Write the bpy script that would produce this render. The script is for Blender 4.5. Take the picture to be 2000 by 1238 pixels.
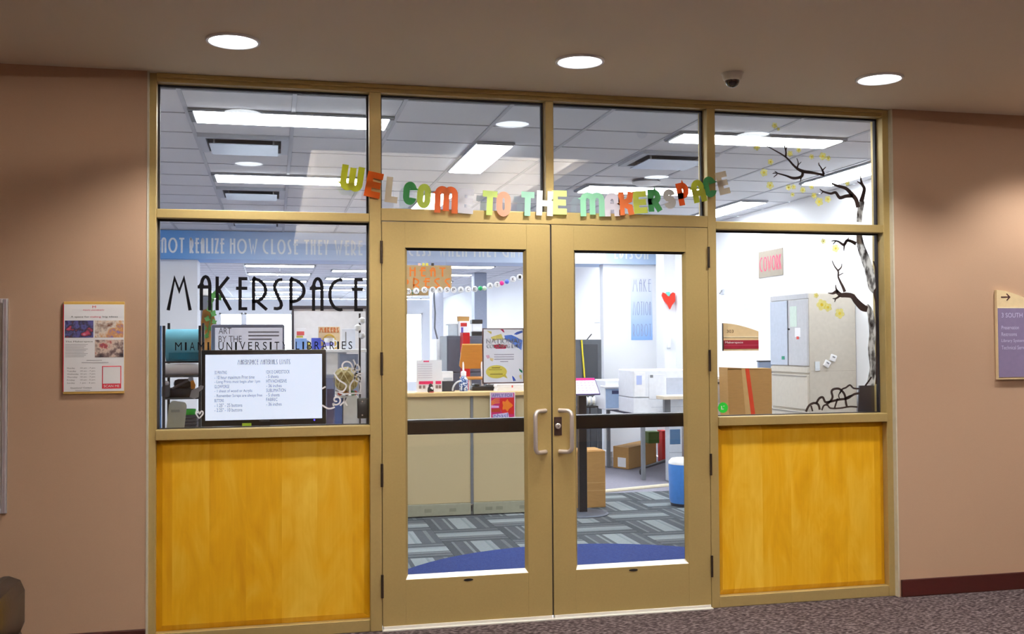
import bpy, bmesh, math, random
from mathutils import Vector, Matrix
random.seed(7)
for o in list(bpy.data.objects): bpy.data.objects.remove(o, do_unlink=True)
S = bpy.context.scene
COL = S.collection
PI = math.pi
# ------------------------------------------------------------------ camera
FPX = 2010.928
CAM = Vector((-1.47106, -5.39941, 1.48668))
YAW, PITCH, ROLL = 0.2278214, 0.0259018, -0.0060280
_f = Vector((math.sin(YAW)*math.cos(PITCH), math.cos(YAW)*math.cos(PITCH), math.sin(PITCH)))
_r = Vector((math.cos(YAW), -math.sin(YAW), 0)); _u = _r.cross(_f)
RR = _r*math.cos(ROLL)+_u*math.sin(ROLL); UU = -_r*math.sin(ROLL)+_u*math.cos(ROLL); FF = _f
cd = bpy.data.cameras.new('camera'); cam = bpy.data.objects.new('camera', cd); COL.objects.link(cam)
cd.sensor_width = 36; cd.lens = 36*FPX/2000; cd.clip_start = 0.05; cd.clip_end = 200
m3 = Matrix((RR, UU, -FF)).transposed()
cam.matrix_world = Matrix.Translation(CAM) @ m3.to_4x4()
S.camera = cam
# ------------------------------------------------------------------ world, exposure
W = bpy.data.worlds.new('world'); S.world = W; W.use_nodes = True
bg = W.node_tree.nodes['Background']; bg.inputs[0].default_value = (0.86, 0.93, 1, 1); bg.inputs[1].default_value = 22.0
S.view_settings.view_transform = 'Standard'; S.view_settings.look = 'None'
S.view_settings.gamma = 1; S.view_settings.use_curve_mapping = False
S.view_settings.exposure = 0.4
CORR_SPOT = 86.0        # W of each corridor downlight
COVE = 560.0             # radiance of the corridor cove strips
TROFFER = 22.0          # radiance of the office light lenses
H = 2.855               # ceiling height on both sides
# ------------------------------------------------------------------ pixel -> place
def ray(px, py): return FF + RR*((px-1000)/FPX) - UU*((py-619)/FPX)
def at(px, py, Y): d = ray(px, py); return CAM + d*((Y-CAM.y)/d.y)
def fl(px, py, z=0.0): d = ray(px, py); return CAM + d*((z-CAM.z)/d.z)
def atx(px, py, X): d = ray(px, py); return CAM + d*((X-CAM.x)/d.x)
def pr(x0, y0, x1, y1, Y):
    xm, ym = (x0+x1)/2, (y0+y1)/2
    return at(x0, ym, Y).x, at(x1, ym, Y).x, at(xm, y1, Y).z, at(xm, y0, Y).z
# ------------------------------------------------------------------ materials
def s2l(c):
    return tuple(((v/255)/12.92 if v/255 <= 0.04045 else ((v/255+0.055)/1.055)**2.4) for v in c)
MATS = {}
def mat(name, rgb, rough=0.5, metal=0.0, noise=0.06, scale=30, bump=0.0, emit=0.0, spec=0.5, trans=0.0, alpha=1.0, stretch=None):
    if name in MATS: return MATS[name]
    m = bpy.data.materials.new(name); m.use_nodes = True; nt = m.node_tree; N = nt.nodes; L = nt.links
    b = N['Principled BSDF']; col = s2l(rgb)
    b.inputs['Roughness'].default_value = rough; b.inputs['Metallic'].default_value = metal
    b.inputs['Specular IOR Level'].default_value = spec
    b.inputs['Transmission Weight'].default_value = trans; b.inputs['Alpha'].default_value = alpha
    tc = N.new('ShaderNodeTexCoord'); nz = N.new('ShaderNodeTexNoise'); nz.inputs['Scale'].default_value = scale
    nz.inputs['Detail'].default_value = 4
    src = tc.outputs['Object']
    if stretch:
        mp = N.new('ShaderNodeMapping'); mp.inputs['Scale'].default_value = stretch; L.new(src, mp.inputs[0]); src = mp.outputs[0]
    L.new(src, nz.inputs['Vector'])
    mx = N.new('ShaderNodeMix'); mx.data_type = 'RGBA'
    mx.inputs[6].default_value = (*[max(0, c*(1-noise*2)) for c in col], 1); mx.inputs[7].default_value = (*[min(1, c*(1+noise*2)) for c in col], 1)
    L.new(nz.outputs['Fac'], mx.inputs[0]); L.new(mx.outputs[2], b.inputs['Base Color'])
    if bump:
        bp = N.new('ShaderNodeBump'); bp.inputs['Strength'].default_value = bump; bp.inputs['Distance'].default_value = 0.002
        L.new(nz.outputs['Fac'], bp.inputs['Height']); L.new(bp.outputs[0], b.inputs['Normal'])
    if emit:
        b.inputs['Emission Color'].default_value = (*col, 1); b.inputs['Emission Strength'].default_value = emit
    MATS[name] = m; return m
def emission(name, rgb, st):
    if name in MATS: return MATS[name]
    m = bpy.data.materials.new(name); m.use_nodes = True; N = m.node_tree.nodes; N.clear()
    e = N.new('ShaderNodeEmission'); e.inputs[0].default_value = (*s2l(rgb), 1); e.inputs[1].default_value = st
    o = N.new('ShaderNodeOutputMaterial'); m.node_tree.links.new(e.outputs[0], o.inputs[0]); MATS[name] = m; return m
def glassmat(name, tint=(0.97, 0.985, 0.985), refl=1.0, rough=0.0):
    m = bpy.data.materials.new(name); m.use_nodes = True; nt = m.node_tree; N = nt.nodes; N.clear(); L = nt.links
    t = N.new('ShaderNodeBsdfTransparent'); t.inputs[0].default_value = (*tint, 1)
    g = N.new('ShaderNodeBsdfGlossy'); g.inputs['Roughness'].default_value = rough
    fr = N.new('ShaderNodeFresnel'); fr.inputs[0].default_value = 1.5
    mu = N.new('ShaderNodeMath'); mu.operation = 'MULTIPLY'; mu.inputs[1].default_value = refl
    mx = N.new('ShaderNodeMixShader'); o = N.new('ShaderNodeOutputMaterial')
    L.new(fr.outputs[0], mu.inputs[0]); L.new(mu.outputs[0], mx.inputs[0]); L.new(t.outputs[0], mx.inputs[1]); L.new(g.outputs[0], mx.inputs[2]); L.new(mx.outputs[0], o.inputs[0])
    MATS[name] = m; return m
def papermat(rgb):
    nm = 'translucent_paper_%d_%d_%d' % rgb
    if nm in MATS: return MATS[nm]
    m = bpy.data.materials.new(nm); m.use_nodes = True; nt = m.node_tree; N = nt.nodes; N.clear(); L = nt.links
    c = (*s2l(rgb), 1); d = N.new('ShaderNodeBsdfDiffuse'); d.inputs[0].default_value = c
    t = N.new('ShaderNodeBsdfTranslucent'); t.inputs[0].default_value = c
    x = N.new('ShaderNodeMixShader'); x.inputs[0].default_value = .45; o = N.new('ShaderNodeOutputMaterial')
    L.new(d.outputs[0], x.inputs[1]); L.new(t.outputs[0], x.inputs[2]); L.new(x.outputs[0], o.inputs[0]); MATS[nm] = m; return m
def filmmat(nm, rgb, cover):      # thin tinted vinyl film: partly see-through, partly scattering
    m = bpy.data.materials.new(nm); m.use_nodes = True; nt = m.node_tree; N = nt.nodes; N.clear(); L = nt.links
    c = s2l(rgb); d = N.new('ShaderNodeBsdfTransparent'); d.inputs[0].default_value = (*[.5+.5*v for v in c], 1)
    t = N.new('ShaderNodeBsdfTranslucent'); t.inputs[0].default_value = (*c, 1); f = N.new('ShaderNodeBsdfDiffuse'); f.inputs[0].default_value = (*c, 1)
    y = N.new('ShaderNodeMixShader'); L.new(f.outputs[0], y.inputs[1]); L.new(t.outputs[0], y.inputs[2])
    x = N.new('ShaderNodeMixShader'); x.inputs[0].default_value = cover; o = N.new('ShaderNodeOutputMaterial')
    L.new(d.outputs[0], x.inputs[1]); L.new(y.outputs[0], x.inputs[2]); L.new(x.outputs[0], o.inputs[0]); MATS[nm] = m; return m
def tintmat(rgb):                 # translucent ink printed on the poster sheet
    nm = 'ink_%d_%d_%d' % rgb
    if nm in MATS: return MATS[nm]
    m = bpy.data.materials.new(nm); m.use_nodes = True; N = m.node_tree.nodes; N.clear()
    d = N.new('ShaderNodeBsdfTransparent'); d.inputs[0].default_value = (*[math.sqrt(v) for v in s2l(rgb)], 1); o = N.new('ShaderNodeOutputMaterial')
    m.node_tree.links.new(d.outputs[0], o.inputs[0]); MATS[nm] = m; return m
def ramp_mat(name, build, rough=0.6, spec=0.3):
    m = bpy.data.materials.new(name); m.use_nodes = True; nt = m.node_tree
    b = nt.nodes['Principled BSDF']; b.inputs['Roughness'].default_value = rough; b.inputs['Specular IOR Level'].default_value = spec
    build(nt.nodes, nt.links, b); MATS[name] = m; return m
def stops(r, lst, interp='LINEAR'):
    cr = r.color_ramp; cr.interpolation = interp
    while len(cr.elements) > 1: cr.elements.remove(cr.elements[-1])
    cr.elements[0].position = lst[0][0]; cr.elements[0].color = (*s2l(lst[0][1]), 1)
    for p, c in lst[1:]:
        e = cr.elements.new(p); e.color = (*s2l(c), 1)
GOLD = mat('bronze_gold_frame', (186, 164, 108), 0.45, 0.4, 0.03, 60)
GOLDD = mat('bronze_gold_door', (184, 162, 106), 0.48, 0.4, 0.03, 90)
ALU_GLINT = mat('aluminium_with_glint', (235, 232, 225), 0.35, 0.2, 0.03)  # aluminium made pale to carry glints of light in its colour
DARKSEAL = mat('dark_gasket', (28, 24, 34), 0.6)
STEEL = mat('satin_steel', (226, 218, 216), 0.34, 0.7, 0.02)
BRONZE = mat('dark_bronze', (48, 42, 38), 0.35, 0.5)
HINGE = mat('hinge_bronze', (62, 50, 42), 0.4, 0.6)
WALLC = mat('corridor_wall_paint', (180, 150, 126), 0.75, 0, 0.02, 220, 0.12, spec=0.2)
CEILC = mat('corridor_ceiling_paint', (224, 214, 198), 0.85, 0, 0.01, 200, spec=0.2)
WHITEW = mat('white_wall_paint', (236, 238, 242), 0.8, 0, 0.01, 80, spec=0.2)
BASEB = mat('dark_cherry_baseboard', (62, 22, 18), 0.4, 0, 0.1, 12, stretch=(1, 1, 8))
BLACK = mat('black_plastic', (26, 25, 28), 0.4)
DGREY = mat('dark_grey_plastic', (72, 76, 82), 0.5)
GREY = mat('grey_metal', (128, 132, 138), 0.45, 0.2)
LGREY = mat('light_grey_plastic', (196, 202, 212), 0.5)
WHITE = mat('white_plastic', (238, 239, 242), 0.45)
PAPER = mat('white_paper', (236, 236, 240), 0.8, 0, 0.01)
CARD = mat('brown_cardboard', (186, 142, 84), 0.85, 0, 0.07, 18, 0.05, stretch=(1, 1, 5))
TANF = mat('tan_fabric', (206, 188, 148), 0.9, 0, 0.08, 260, 0.3)
GLASS = glassmat('clear_glass', refl=1.8)
ACRYL = glassmat('clear_acrylic', (0.86, 0.87, 0.93), 1.2)
def colr(rgb, rough=0.6): return mat('paint_%d_%d_%d' % rgb, rgb, rough, 0, 0.03)
def m_wood(N, L, b):
    tc = N.new('ShaderNodeTexCoord'); sp = N.new('ShaderNodeSeparateXYZ'); L.new(tc.outputs['Object'], sp.inputs[0])
    a = N.new('ShaderNodeMath'); a.operation = 'MULTIPLY'; a.inputs[1].default_value = 5.6; L.new(sp.outputs[0], a.inputs[0])
    f = N.new('ShaderNodeMath'); f.operation = 'FLOOR'; L.new(a.outputs[0], f.inputs[0])
    wn = N.new('ShaderNodeTexWhiteNoise'); wn.noise_dimensions = '1D'; L.new(f.outputs[0], wn.inputs['W'])
    # each veneer leaf shifts its grain
    cb = N.new('ShaderNodeCombineXYZ'); L.new(sp.outputs[0], cb.inputs[0]); L.new(wn.outputs[0], cb.inputs[1]); L.new(sp.outputs[2], cb.inputs[2])
    mp = N.new('ShaderNodeMapping'); mp.inputs['Scale'].default_value = (5, 9, 1.6); L.new(cb.outputs[0], mp.inputs[0])
    n1 = N.new('ShaderNodeTexNoise'); n1.inputs['Scale'].default_value = 1.5; n1.inputs['Detail'].default_value = 3; n1.inputs['Distortion'].default_value = 1.2; L.new(mp.outputs[0], n1.inputs['Vector'])
    mp2 = N.new('ShaderNodeMapping'); mp2.inputs['Scale'].default_value = (90, 60, 3); L.new(cb.outputs[0], mp2.inputs[0])
    n2 = N.new('ShaderNodeTexNoise'); n2.inputs['Scale'].default_value = 1.0; L.new(mp2.outputs[0], n2.inputs['Vector'])
    s1 = N.new('ShaderNodeMath'); s1.operation = 'MULTIPLY'; s1.inputs[1].default_value = 0.62; L.new(n1.outputs['Fac'], s1.inputs[0])
    s2 = N.new('ShaderNodeMath'); s2.operation = 'MULTIPLY_ADD'; s2.inputs[1].default_value = 0.12; L.new(n2.outputs['Fac'], s2.inputs[0]); L.new(s1.outputs[0], s2.inputs[2])
    s3 = N.new('ShaderNodeMath'); s3.operation = 'MULTIPLY_ADD'; s3.inputs[1].default_value = 0.26; L.new(wn.outputs[0], s3.inputs[0]); L.new(s2.outputs[0], s3.inputs[2])
    r = N.new('ShaderNodeValToRGB'); stops(r, [(0.25, (204, 144, 10)), (0.5, (226, 170, 24)), (0.75, (242, 198, 70))]); L.new(s3.outputs[0], r.inputs[0])
    L.new(r.outputs[0], b.inputs['Base Color'])
WOOD = ramp_mat('maple_veneer', m_wood, 0.42, 0.4)
def m_carpet(N, L, b):
    tc = N.new('ShaderNodeTexCoord'); mp = N.new('ShaderNodeMapping'); mp.inputs['Rotation'].default_value = (0, 0, 0.5); mp.inputs['Scale'].default_value = (1, 2.4, 1)
    L.new(tc.outputs['Object'], mp.inputs[0])
    n = N.new('ShaderNodeTexNoise'); n.inputs['Scale'].default_value = 42; n.inputs['Detail'].default_value = 6; L.new(mp.outputs[0], n.inputs['Vector'])
    r = N.new('ShaderNodeValToRGB'); stops(r, [(0.34, (30, 23, 25)), (0.46, (62, 51, 53)), (0.55, (86, 76, 78)), (0.66, (124, 114, 114))]); L.new(n.outputs['Fac'], r.inputs[0])
    L.new(r.outputs[0], b.inputs['Base Color'])
    bp = N.new('ShaderNodeBump'); bp.inputs['Strength'].default_value = 0.5; bp.inputs['Distance'].default_value = 0.004; L.new(n.outputs['Fac'], bp.inputs['Height']); L.new(bp.outputs[0], b.inputs['Normal'])
CARPET = ramp_mat('mottled_carpet', m_carpet, 0.95, 0.1)
def m_tile(N, L, b):
    tc = N.new('ShaderNodeTexCoord'); sp = N.new('ShaderNodeSeparateXYZ'); L.new(tc.outputs['Object'], sp.inputs[0])
    oi = N.new('ShaderNodeObjectInfo')
    a = N.new('ShaderNodeMath'); a.operation = 'MULTIPLY_ADD'; a.inputs[1].default_value = 1.92; a.inputs[2].default_value = 0.5; L.new(sp.outputs[1], a.inputs[0])
    r = N.new('ShaderNodeValToRGB')
    stops(r, [(0, (84, 96, 106)), (0.1, (112, 126, 134)), (0.16, (88, 100, 110)), (0.3, (146, 162, 170)), (0.36, (132, 150, 158)), (0.40, (152, 168, 174)), (0.60, (92, 104, 112)), (0.66, (134, 148, 154)), (0.70, (92, 102, 112)), (0.84, (120, 134, 142)), (0.88, (80, 92, 102))], 'CONSTANT')
    L.new(a.outputs[0], r.inputs[0])
    n = N.new('ShaderNodeTexNoise'); n.inputs['Scale'].default_value = 120; L.new(tc.outputs['Object'], n.inputs['Vector'])
    mx = N.new('ShaderNodeMix'); mx.data_type = 'RGBA'; mx.blend_type = 'MULTIPLY'; mx.inputs[0].default_value = 0.5
    L.new(r.outputs[0], mx.inputs[6]); L.new(n.outputs['Color'], mx.inputs[7])
    hs = N.new('ShaderNodeHueSaturation'); mr = N.new('ShaderNodeMapRange'); mr.inputs[3].default_value = 0.72; mr.inputs[4].default_value = 0.98
    L.new(oi.outputs['Random'], mr.inputs[0]); L.new(mr.outputs[0], hs.inputs['Value']); hs.inputs['Saturation'].default_value = 0.6; L.new(mx.outputs[2], hs.inputs['Color']); L.new(hs.outputs[0], b.inputs['Base Color'])
CTILE = ramp_mat('striped_carpet_tile', m_tile, 0.95, 0.1)
def grad_mat(name, axis, lo, hi, lst, rough=0.7):
    def bd(N, L, b):
        tc = N.new('ShaderNodeTexCoord'); sp = N.new('ShaderNodeSeparateXYZ'); L.new(tc.outputs['Object'], sp.inputs[0])
        mr = N.new('ShaderNodeMapRange'); mr.inputs[1].default_value = lo; mr.inputs[2].default_value = hi; L.new(sp.outputs[axis], mr.inputs[0])
        r = N.new('ShaderNodeValToRGB'); stops(r, lst); L.new(mr.outputs[0], r.inputs[0]); L.new(r.outputs[0], b.inputs['Base Color'])
    return ramp_mat(name, bd, rough)
def noise_mat(name, scale, lst, rough=0.7, stretch=(1, 1, 1), detail=4, interp='LINEAR', vor=False):
    def bd(N, L, b):
        tc = N.new('ShaderNodeTexCoord'); mp = N.new('ShaderNodeMapping'); mp.inputs['Scale'].default_value = stretch; L.new(tc.outputs['Object'], mp.inputs[0])
        if vor:
            n = N.new('ShaderNodeTexVoronoi'); n.inputs['Scale'].default_value = scale; out = n.outputs['Color']
        else:
            n = N.new('ShaderNodeTexNoise'); n.inputs['Scale'].default_value = scale; n.inputs['Detail'].default_value = detail; out = n.outputs['Fac']
        L.new(mp.outputs[0], n.inputs['Vector'])
        r = N.new('ShaderNodeValToRGB'); stops(r, lst, interp); L.new(out, r.inputs[0]); L.new(r.outputs[0], b.inputs['Base Color'])
    return ramp_mat(name, bd, rough)
BARK = noise_mat('birch_bark_print', 14, [(0.36, (34, 28, 28)), (0.47, (110, 112, 116)), (0.58, (196, 202, 206))], 0.7, (2.2, 1, 1), 6)
CTL = mat('ceiling_tile', (214, 216, 222), 0.9, 0, 0.02, 160, 0.15, spec=0.1)
# ------------------------------------------------------------------ mesh builder
class MB:
    def __init__(s): s.v = []; s.f = []; s.M = None
    def P(s, p):
        p = Vector(p)
        s.v.append(tuple(s.M @ p) if s.M is not None else tuple(p)); return len(s.v)-1
    def quad(s, a, b, c, d): i = [s.P(a), s.P(b), s.P(c), s.P(d)]; s.f.append(i); return s
    def box(s, x0, x1, y0, y1, z0, z1, b=0.0):
        x0, x1 = min(x0, x1), max(x0, x1); y0, y1 = min(y0, y1), max(y0, y1); z0, z1 = min(z0, z1), max(z0, z1)
        if b <= 0:
            k = len(s.v)
            for x in (x0, x1):
                for y in (y0, y1):
                    for z in (z0, z1): s.P((x, y, z))
            for q in ((0, 1, 3, 2), (4, 6, 7, 5), (0, 4, 5, 1), (2, 3, 7, 6), (0, 2, 6, 4), (1, 5, 7, 3)): s.f.append([k+i for i in q])
            return s
        bm = bmesh.new(); bmesh.ops.create_cube(bm, size=1)
        for v in bm.verts: v.co = Vector(((x0+x1)/2+v.co.x*(x1-x0), (y0+y1)/2+v.co.y*(y1-y0), (z0+z1)/2+v.co.z*(z1-z0)))
        b = min(b, 0.49*min(x1-x0, y1-y0, z1-z0))
        bmesh.ops.bevel(bm, geom=bm.edges[:], offset=b, segments=2, affect='EDGES', profile=0.5)
        return s.addbm(bm)
    def addbm(s, bm):
        k = len(s.v); bm.verts.index_update()
        for v in bm.verts: s.P(v.co)
        for f in bm.faces: s.f.append([k+v.index for v in f.verts])
        bm.free(); return s
    def prism(s, pts, O, u, v, n, d):          # polygon pts (2D) in frame, extruded by d along n
        O, u, v, n = map(Vector, (O, u, v, n)); k = len(s.v); c = len(pts)
        for a, b in pts: s.P(O+u*a+v*b)
        for a, b in pts: s.P(O+u*a+v*b+n*d)
        s.f.append([k+i for i in range(c)]); s.f.append([k+c+i for i in reversed(range(c))])
        for i in range(c): j = (i+1) % c; s.f.append([k+i, k+c+i, k+c+j, k+j])
        return s
    def tube(s, pts, r, n=10, cap=True):
        pts = [Vector(p) for p in pts]; rs = r if isinstance(r, (list, tuple)) else [r]*len(pts)
        k = len(s.v); up = None
        for i, p in enumerate(pts):
            t = (pts[min(i+1, len(pts)-1)]-pts[max(i-1, 0)]).normalized()
            if up is None: up = t.orthogonal().normalized()
            else: up = (up - t*up.dot(t)).normalized()
            w = t.cross(up)
            for j in range(n): a = 2*PI*j/n; s.P(p+(up*math.cos(a)+w*math.sin(a))*rs[i])
        for i in range(len(pts)-1):
            for j in range(n): q = (j+1) % n; s.f.append([k+i*n+j, k+i*n+q, k+(i+1)*n+q, k+(i+1)*n+j])
        if cap: s.f.append([k+j for j in reversed(range(n))]); s.f.append([k+(len(pts)-1)*n+j for j in range(n)])
        return s
    def lathe(s, prof, c, n=24, axis='z'):     # prof: (radius, height)
        c = Vector(c); k = len(s.v)
        for r, h in prof:
            for j in range(n):
                a = 2*PI*j/n; p = (r*math.cos(a), r*math.sin(a), h)
                if axis == 'y': p = (p[0], p[2], p[1])
                if axis == 'x': p = (p[2], p[0], p[1])
                s.P(c+Vector(p))
        for i in range(len(prof)-1):
            for j in range(n): q = (j+1) % n; s.f.append([k+i*n+j, k+i*n+q, k+(i+1)*n+q, k+(i+1)*n+j])
        s.f.append([k+j for j in reversed(range(n))]); s.f.append([k+(len(prof)-1)*n+j for j in range(n)])
        return s
    def ribbon(s, pts, w, O, u, v, n, d):      # flat stroke, pts 2D metric in frame; w width or list
        O, u, v, n = map(Vector, (O, u, v, n)); m = len(pts); ws = w if isinstance(w, (list, tuple)) else [w]*m
        pts = [Vector(p) for p in pts]; k = len(s.v)
        for i, p in enumerate(pts):
            a = (p-pts[i-1]).normalized() if i > 0 else None; b = (pts[i+1]-p).normalized() if i < m-1 else None
            if a is None: a = b
            if b is None: b = a
            t = (a+b); t = t.normalized() if t.length > 1e-6 else a
            nn = Vector((-t.y, t.x)); an = Vector((-a.y, a.x)); sc = min(1.0/max(0.35, nn.dot(an)), 2.0)
            for sd in (1, -1):
                c = p+nn*(sd*ws[i]/2*sc); s.P(O+u*c.x+v*c.y); s.P(O+u*c.x+v*c.y+n*d)
        for i in range(m-1):
            a = k+i*4; b = a+4   # 0:L back 1:L front 2:R back 3:R front
            s.f += [[a+1, a+3, b+3, b+1], [a, b, b+2, a+2], [a, a+1, b+1, b], [a+2, b+2, b+3, a+3]]
        s.f += [[k, k+2, k+3, k+1], [k+(m-1)*4, k+(m-1)*4+1, k+(m-1)*4+3, k+(m-1)*4+2]]
        return s
    def text(s, body, x0, x1, y0, y1, O, u, v, n, d=0.0006, fitw=True):   # Bfont text fitted to a 2D box in frame
        V, F = textgeo(body)
        if not V: return s
        mnx, mxx = min(p[0] for p in V), max(p[0] for p in V); mny, mxy = min(p[1] for p in V), max(p[1] for p in V)
        sx = (x1-x0)/max(1e-6, mxx-mnx); sy = (y1-y0)/max(1e-6, mxy-mny)
        if not fitw: sx = min(sx, sy)
        O, u, v, n = map(Vector, (O, u, v, n)); k = len(s.v)
        for p in V: s.P(O+u*(x0+(p[0]-mnx)*sx)+v*(y0+(p[1]-mny)*sy)+n*d)
        s.f += [[k+i for i in f] for f in F]
        return s
    def build(s, name, m, parent=None, smooth=False, loc=None):
        if parent is not None:
            o0 = Vector((0, 0, 0)); q = parent
            while q: o0 = o0+q.location; q = q.parent
        else:
            if loc is None:
                xs = [p[0] for p in s.v]; ys = [p[1] for p in s.v]; zs = [p[2] for p in s.v]
                loc = ((min(xs)+max(xs))/2, (min(ys)+max(ys))/2, min(zs))
            o0 = Vector(loc)
        me = bpy.data.meshes.new(name); me.from_pydata([(p[0]-o0.x, p[1]-o0.y, p[2]-o0.z) for p in s.v], [], s.f)
        bm = bmesh.new(); bm.from_mesh(me); bmesh.ops.recalc_face_normals(bm, faces=bm.faces[:]); bm.to_mesh(me); bm.free()
        if m is not None: me.materials.append(m)
        if smooth:
            for p in me.polygons: p.use_smooth = True
            try: me.set_sharp_from_angle(angle=math.radians(40))
            except Exception: pass
        o = bpy.data.objects.new(name, me); COL.objects.link(o)
        if parent is not None: o.parent = parent
        else: o.location = o0
        return o
_tc = {}
def textgeo(body):
    if body in _tc: return _tc[body]
    c = bpy.data.curves.new('t', 'FONT'); c.body = body; c.resolution_u = 3
    o = bpy.data.objects.new('t', c); COL.objects.link(o); bpy.context.view_layer.update()
    dg = bpy.context.evaluated_depsgraph_get(); me = bpy.data.meshes.new_from_object(o.evaluated_get(dg))
    r = ([tuple(v.co) for v in me.vertices], [list(p.vertices) for p in me.polygons])
    bpy.data.objects.remove(o); bpy.data.curves.remove(c); bpy.data.meshes.remove(me); _tc[body] = r; return r
FR = ((0, 0, 0), (1, 0, 0), (0, 0, 1), (0, -1, 0))            # frame on a plane facing -Y
def fY(Y): return ((0, Y, 0), (1, 0, 0), (0, 0, 1), (0, -1, 0))
def fX(X): return ((X, 0, 0), (0, -1, 0), (0, 0, 1), (-1, 0, 0))   # facing -X: u runs towards camera
def tag(o, label=None, cat=None, group=None, kind=None):
    if label: o['label'] = label
    if cat: o['category'] = cat
    if group: o['group'] = group
    if kind: o['kind'] = kind
    return o
def thing(name, loc, label=None, cat=None, group=None, kind=None):
    o = bpy.data.objects.new(name, None); COL.objects.link(o); o.location = loc; o.empty_display_size = 0.05
    return tag(o, label, cat, group, kind)
def B(*a): return MB().box(*a)
def lab(o, l): o['label'] = l; return o
def copy_tree(o, loc, parent=None):
    c = o.copy(); COL.objects.link(c); c.parent = parent
    if loc is not None: c.location = loc
    for ch in o.children: copy_tree(ch, None, c)
    return c
# ================================================================== STRUCTURE
CX0, CX1, CY0 = -4.2, 5.2, -9.5        # corridor
IX0, IX1, IY1 = -6.0, 3.45, 26.0       # office
FLX, FRX = -2.078, 2.075
WY = -0.03                              # corridor face of the wall
tag(B(CX0, CX1, CY0, 0.06, -0.1, 0).build('floor', CARPET), kind='structure')
tag(B(CX0, FLX, WY, 0.14, 0, H).build('wall_left', WALLC), kind='structure')
tag(B(FRX, CX1, WY, 0.14, 0, H).build('wall_right', WALLC), kind='structure')
bead = MB().box(FLX-0.004, FLX+0.004, WY-0.003, 0.0, 0.0, H-0.002); 
tag(bead.build('trim_corner_bead_left', mat('pale_caulk', (196, 190, 172), 0.7)), kind='structure')
tag(B(FRX-0.004, FRX+0.004, WY-0.003, 0.0, 0.0, H-0.002).build('trim_corner_bead_right', MATS['pale_caulk']), kind='structure')
tag(B(CX0-0.1, CX0, CY0, 0.1, 0, H+0.4).build('wall_corridor_west', WALLC), kind='structure')
tag(B(CX1, CX1+0.1, CY0, 0.1, 0, H+0.4).build('wall_corridor_east', WALLC), kind='structure')
tag(B(CX0, CX1, CY0-0.1, CY0, 0, H+0.4).build('wall_corridor_south', WALLC), kind='structure')
# corridor ceiling with cove coffer (seen mirrored in the glass)
hx0, hx1, hy0, hy1 = -1.21, 0.84, -8.6, -1.78
c = MB()
c.box(CX0, hx0, CY0, 0.06, H, H+0.06).box(hx1, CX1, CY0, 0.06, H, H+0.06).box(hx0, hx1, hy1, 0.06, H, H+0.06).box(hx0, hx1, CY0, hy0, H, H+0.06)
tag(c.build('ceiling', CEILC), kind='structure')
c = MB(); e = 0.26; t = 0.4
COFW = mat('coffer_white', (240, 238, 234), 0.8, spec=0.2)
c.box(hx0-e, hx1+e, hy0, hy1+0.02, H+t, H+t+0.04).box(hx0-e-.04, hx0-e, hy0, hy1, H+.06, H+t).box(hx1+e, hx1+e+.04, hy0, hy1, H+.06, H+t).box(hx0-e, hx1+e, hy1, hy1+.03, H+.06, H+t).box(hx0-e, hx1+e, hy0-.03, hy0, H+.06, H+t)
tag(c.build('ceiling_coffer', COFW), kind='structure')
for xx in (hx0-0.2, hx1+0.2):
    st = thing('cove_light', (xx, (hy0+hy1)/2, H+.06), 'long white cove light strip hidden on the ledge of the corridor ceiling recess', 'light', 'cove lights of the corridor ceiling recess')
    B(xx-0.03, xx+0.03, hy0+.05, hy1-.05, H+.06, H+.085).build('channel', WHITE, st)
    B(xx-0.022, xx+0.022, hy0+.06, hy1-.06, H+.085, H+.092).build('diffuser', emission('cove_glow', (255, 244, 232), COVE), st)
# baseboards
tag(B(FRX+0.012, CX1, WY-0.016, WY, 0, 0.10, 0.004).build('baseboard_right', BASEB), kind='structure')
tag(B(CX0, FLX-0.004, WY-0.016, WY, 0, 0.10, 0.004).build('baseboard_left', BASEB), kind='structure')
# office shell
of = thing('floor_office', (0, 0, 0), kind='structure')
B(IX0, IX1, 0.06, IY1, -0.1, -0.004).build('slab', mat('office_carpet_far', (138, 136, 150), 0.95, 0, 0.15, 90), of)
tag(B(IX1, IX1+0.1, 0.14, IY1, 0, H).build('wall_office_right', WHITEW), kind='structure')
tag(B(IX0-0.1, IX0, 0.14, IY1, 0, H).build('wall_office_left', WHITEW), kind='structure')
tag(B(IX0, CX0, 0.04, 0.14, 0, H).build('wall_office_front', WHITEW), kind='structure')
pz = at(386, 560, 7.5).x
tag(B(IX0, pz, 7.46, 7.9, 0, 2.52).build('wall_partition_left', WHITEW), kind='structure')
tag(B(2.72, IX1, 7.40, 7.55, 0, 2.52).build('wall_partition_right', WHITEW), kind='structure')
tag(B(3.30, IX1, 6.73, 7.0, 0, H).build('wall_pilaster', WHITEW), kind='structure')
BAND = grad_mat('blue_band_gradient', 0, -0.5, 6.6, [(0, (84, 152, 226)), (0.12, (112, 170, 232)), (0.22, (168, 198, 236)), (0.4, (204, 218, 240)), (0.85, (198, 216, 242)), (1, (176, 204, 238))])  # blue at the left, paler along the band
bnd = MB().box(-3.4, IX1, 7.33, 7.9, 2.515, H-0.002).build('wall_soffit', BAND, loc=(-2.9, 7.33, 2.5)); tag(bnd, kind='structure')
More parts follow.
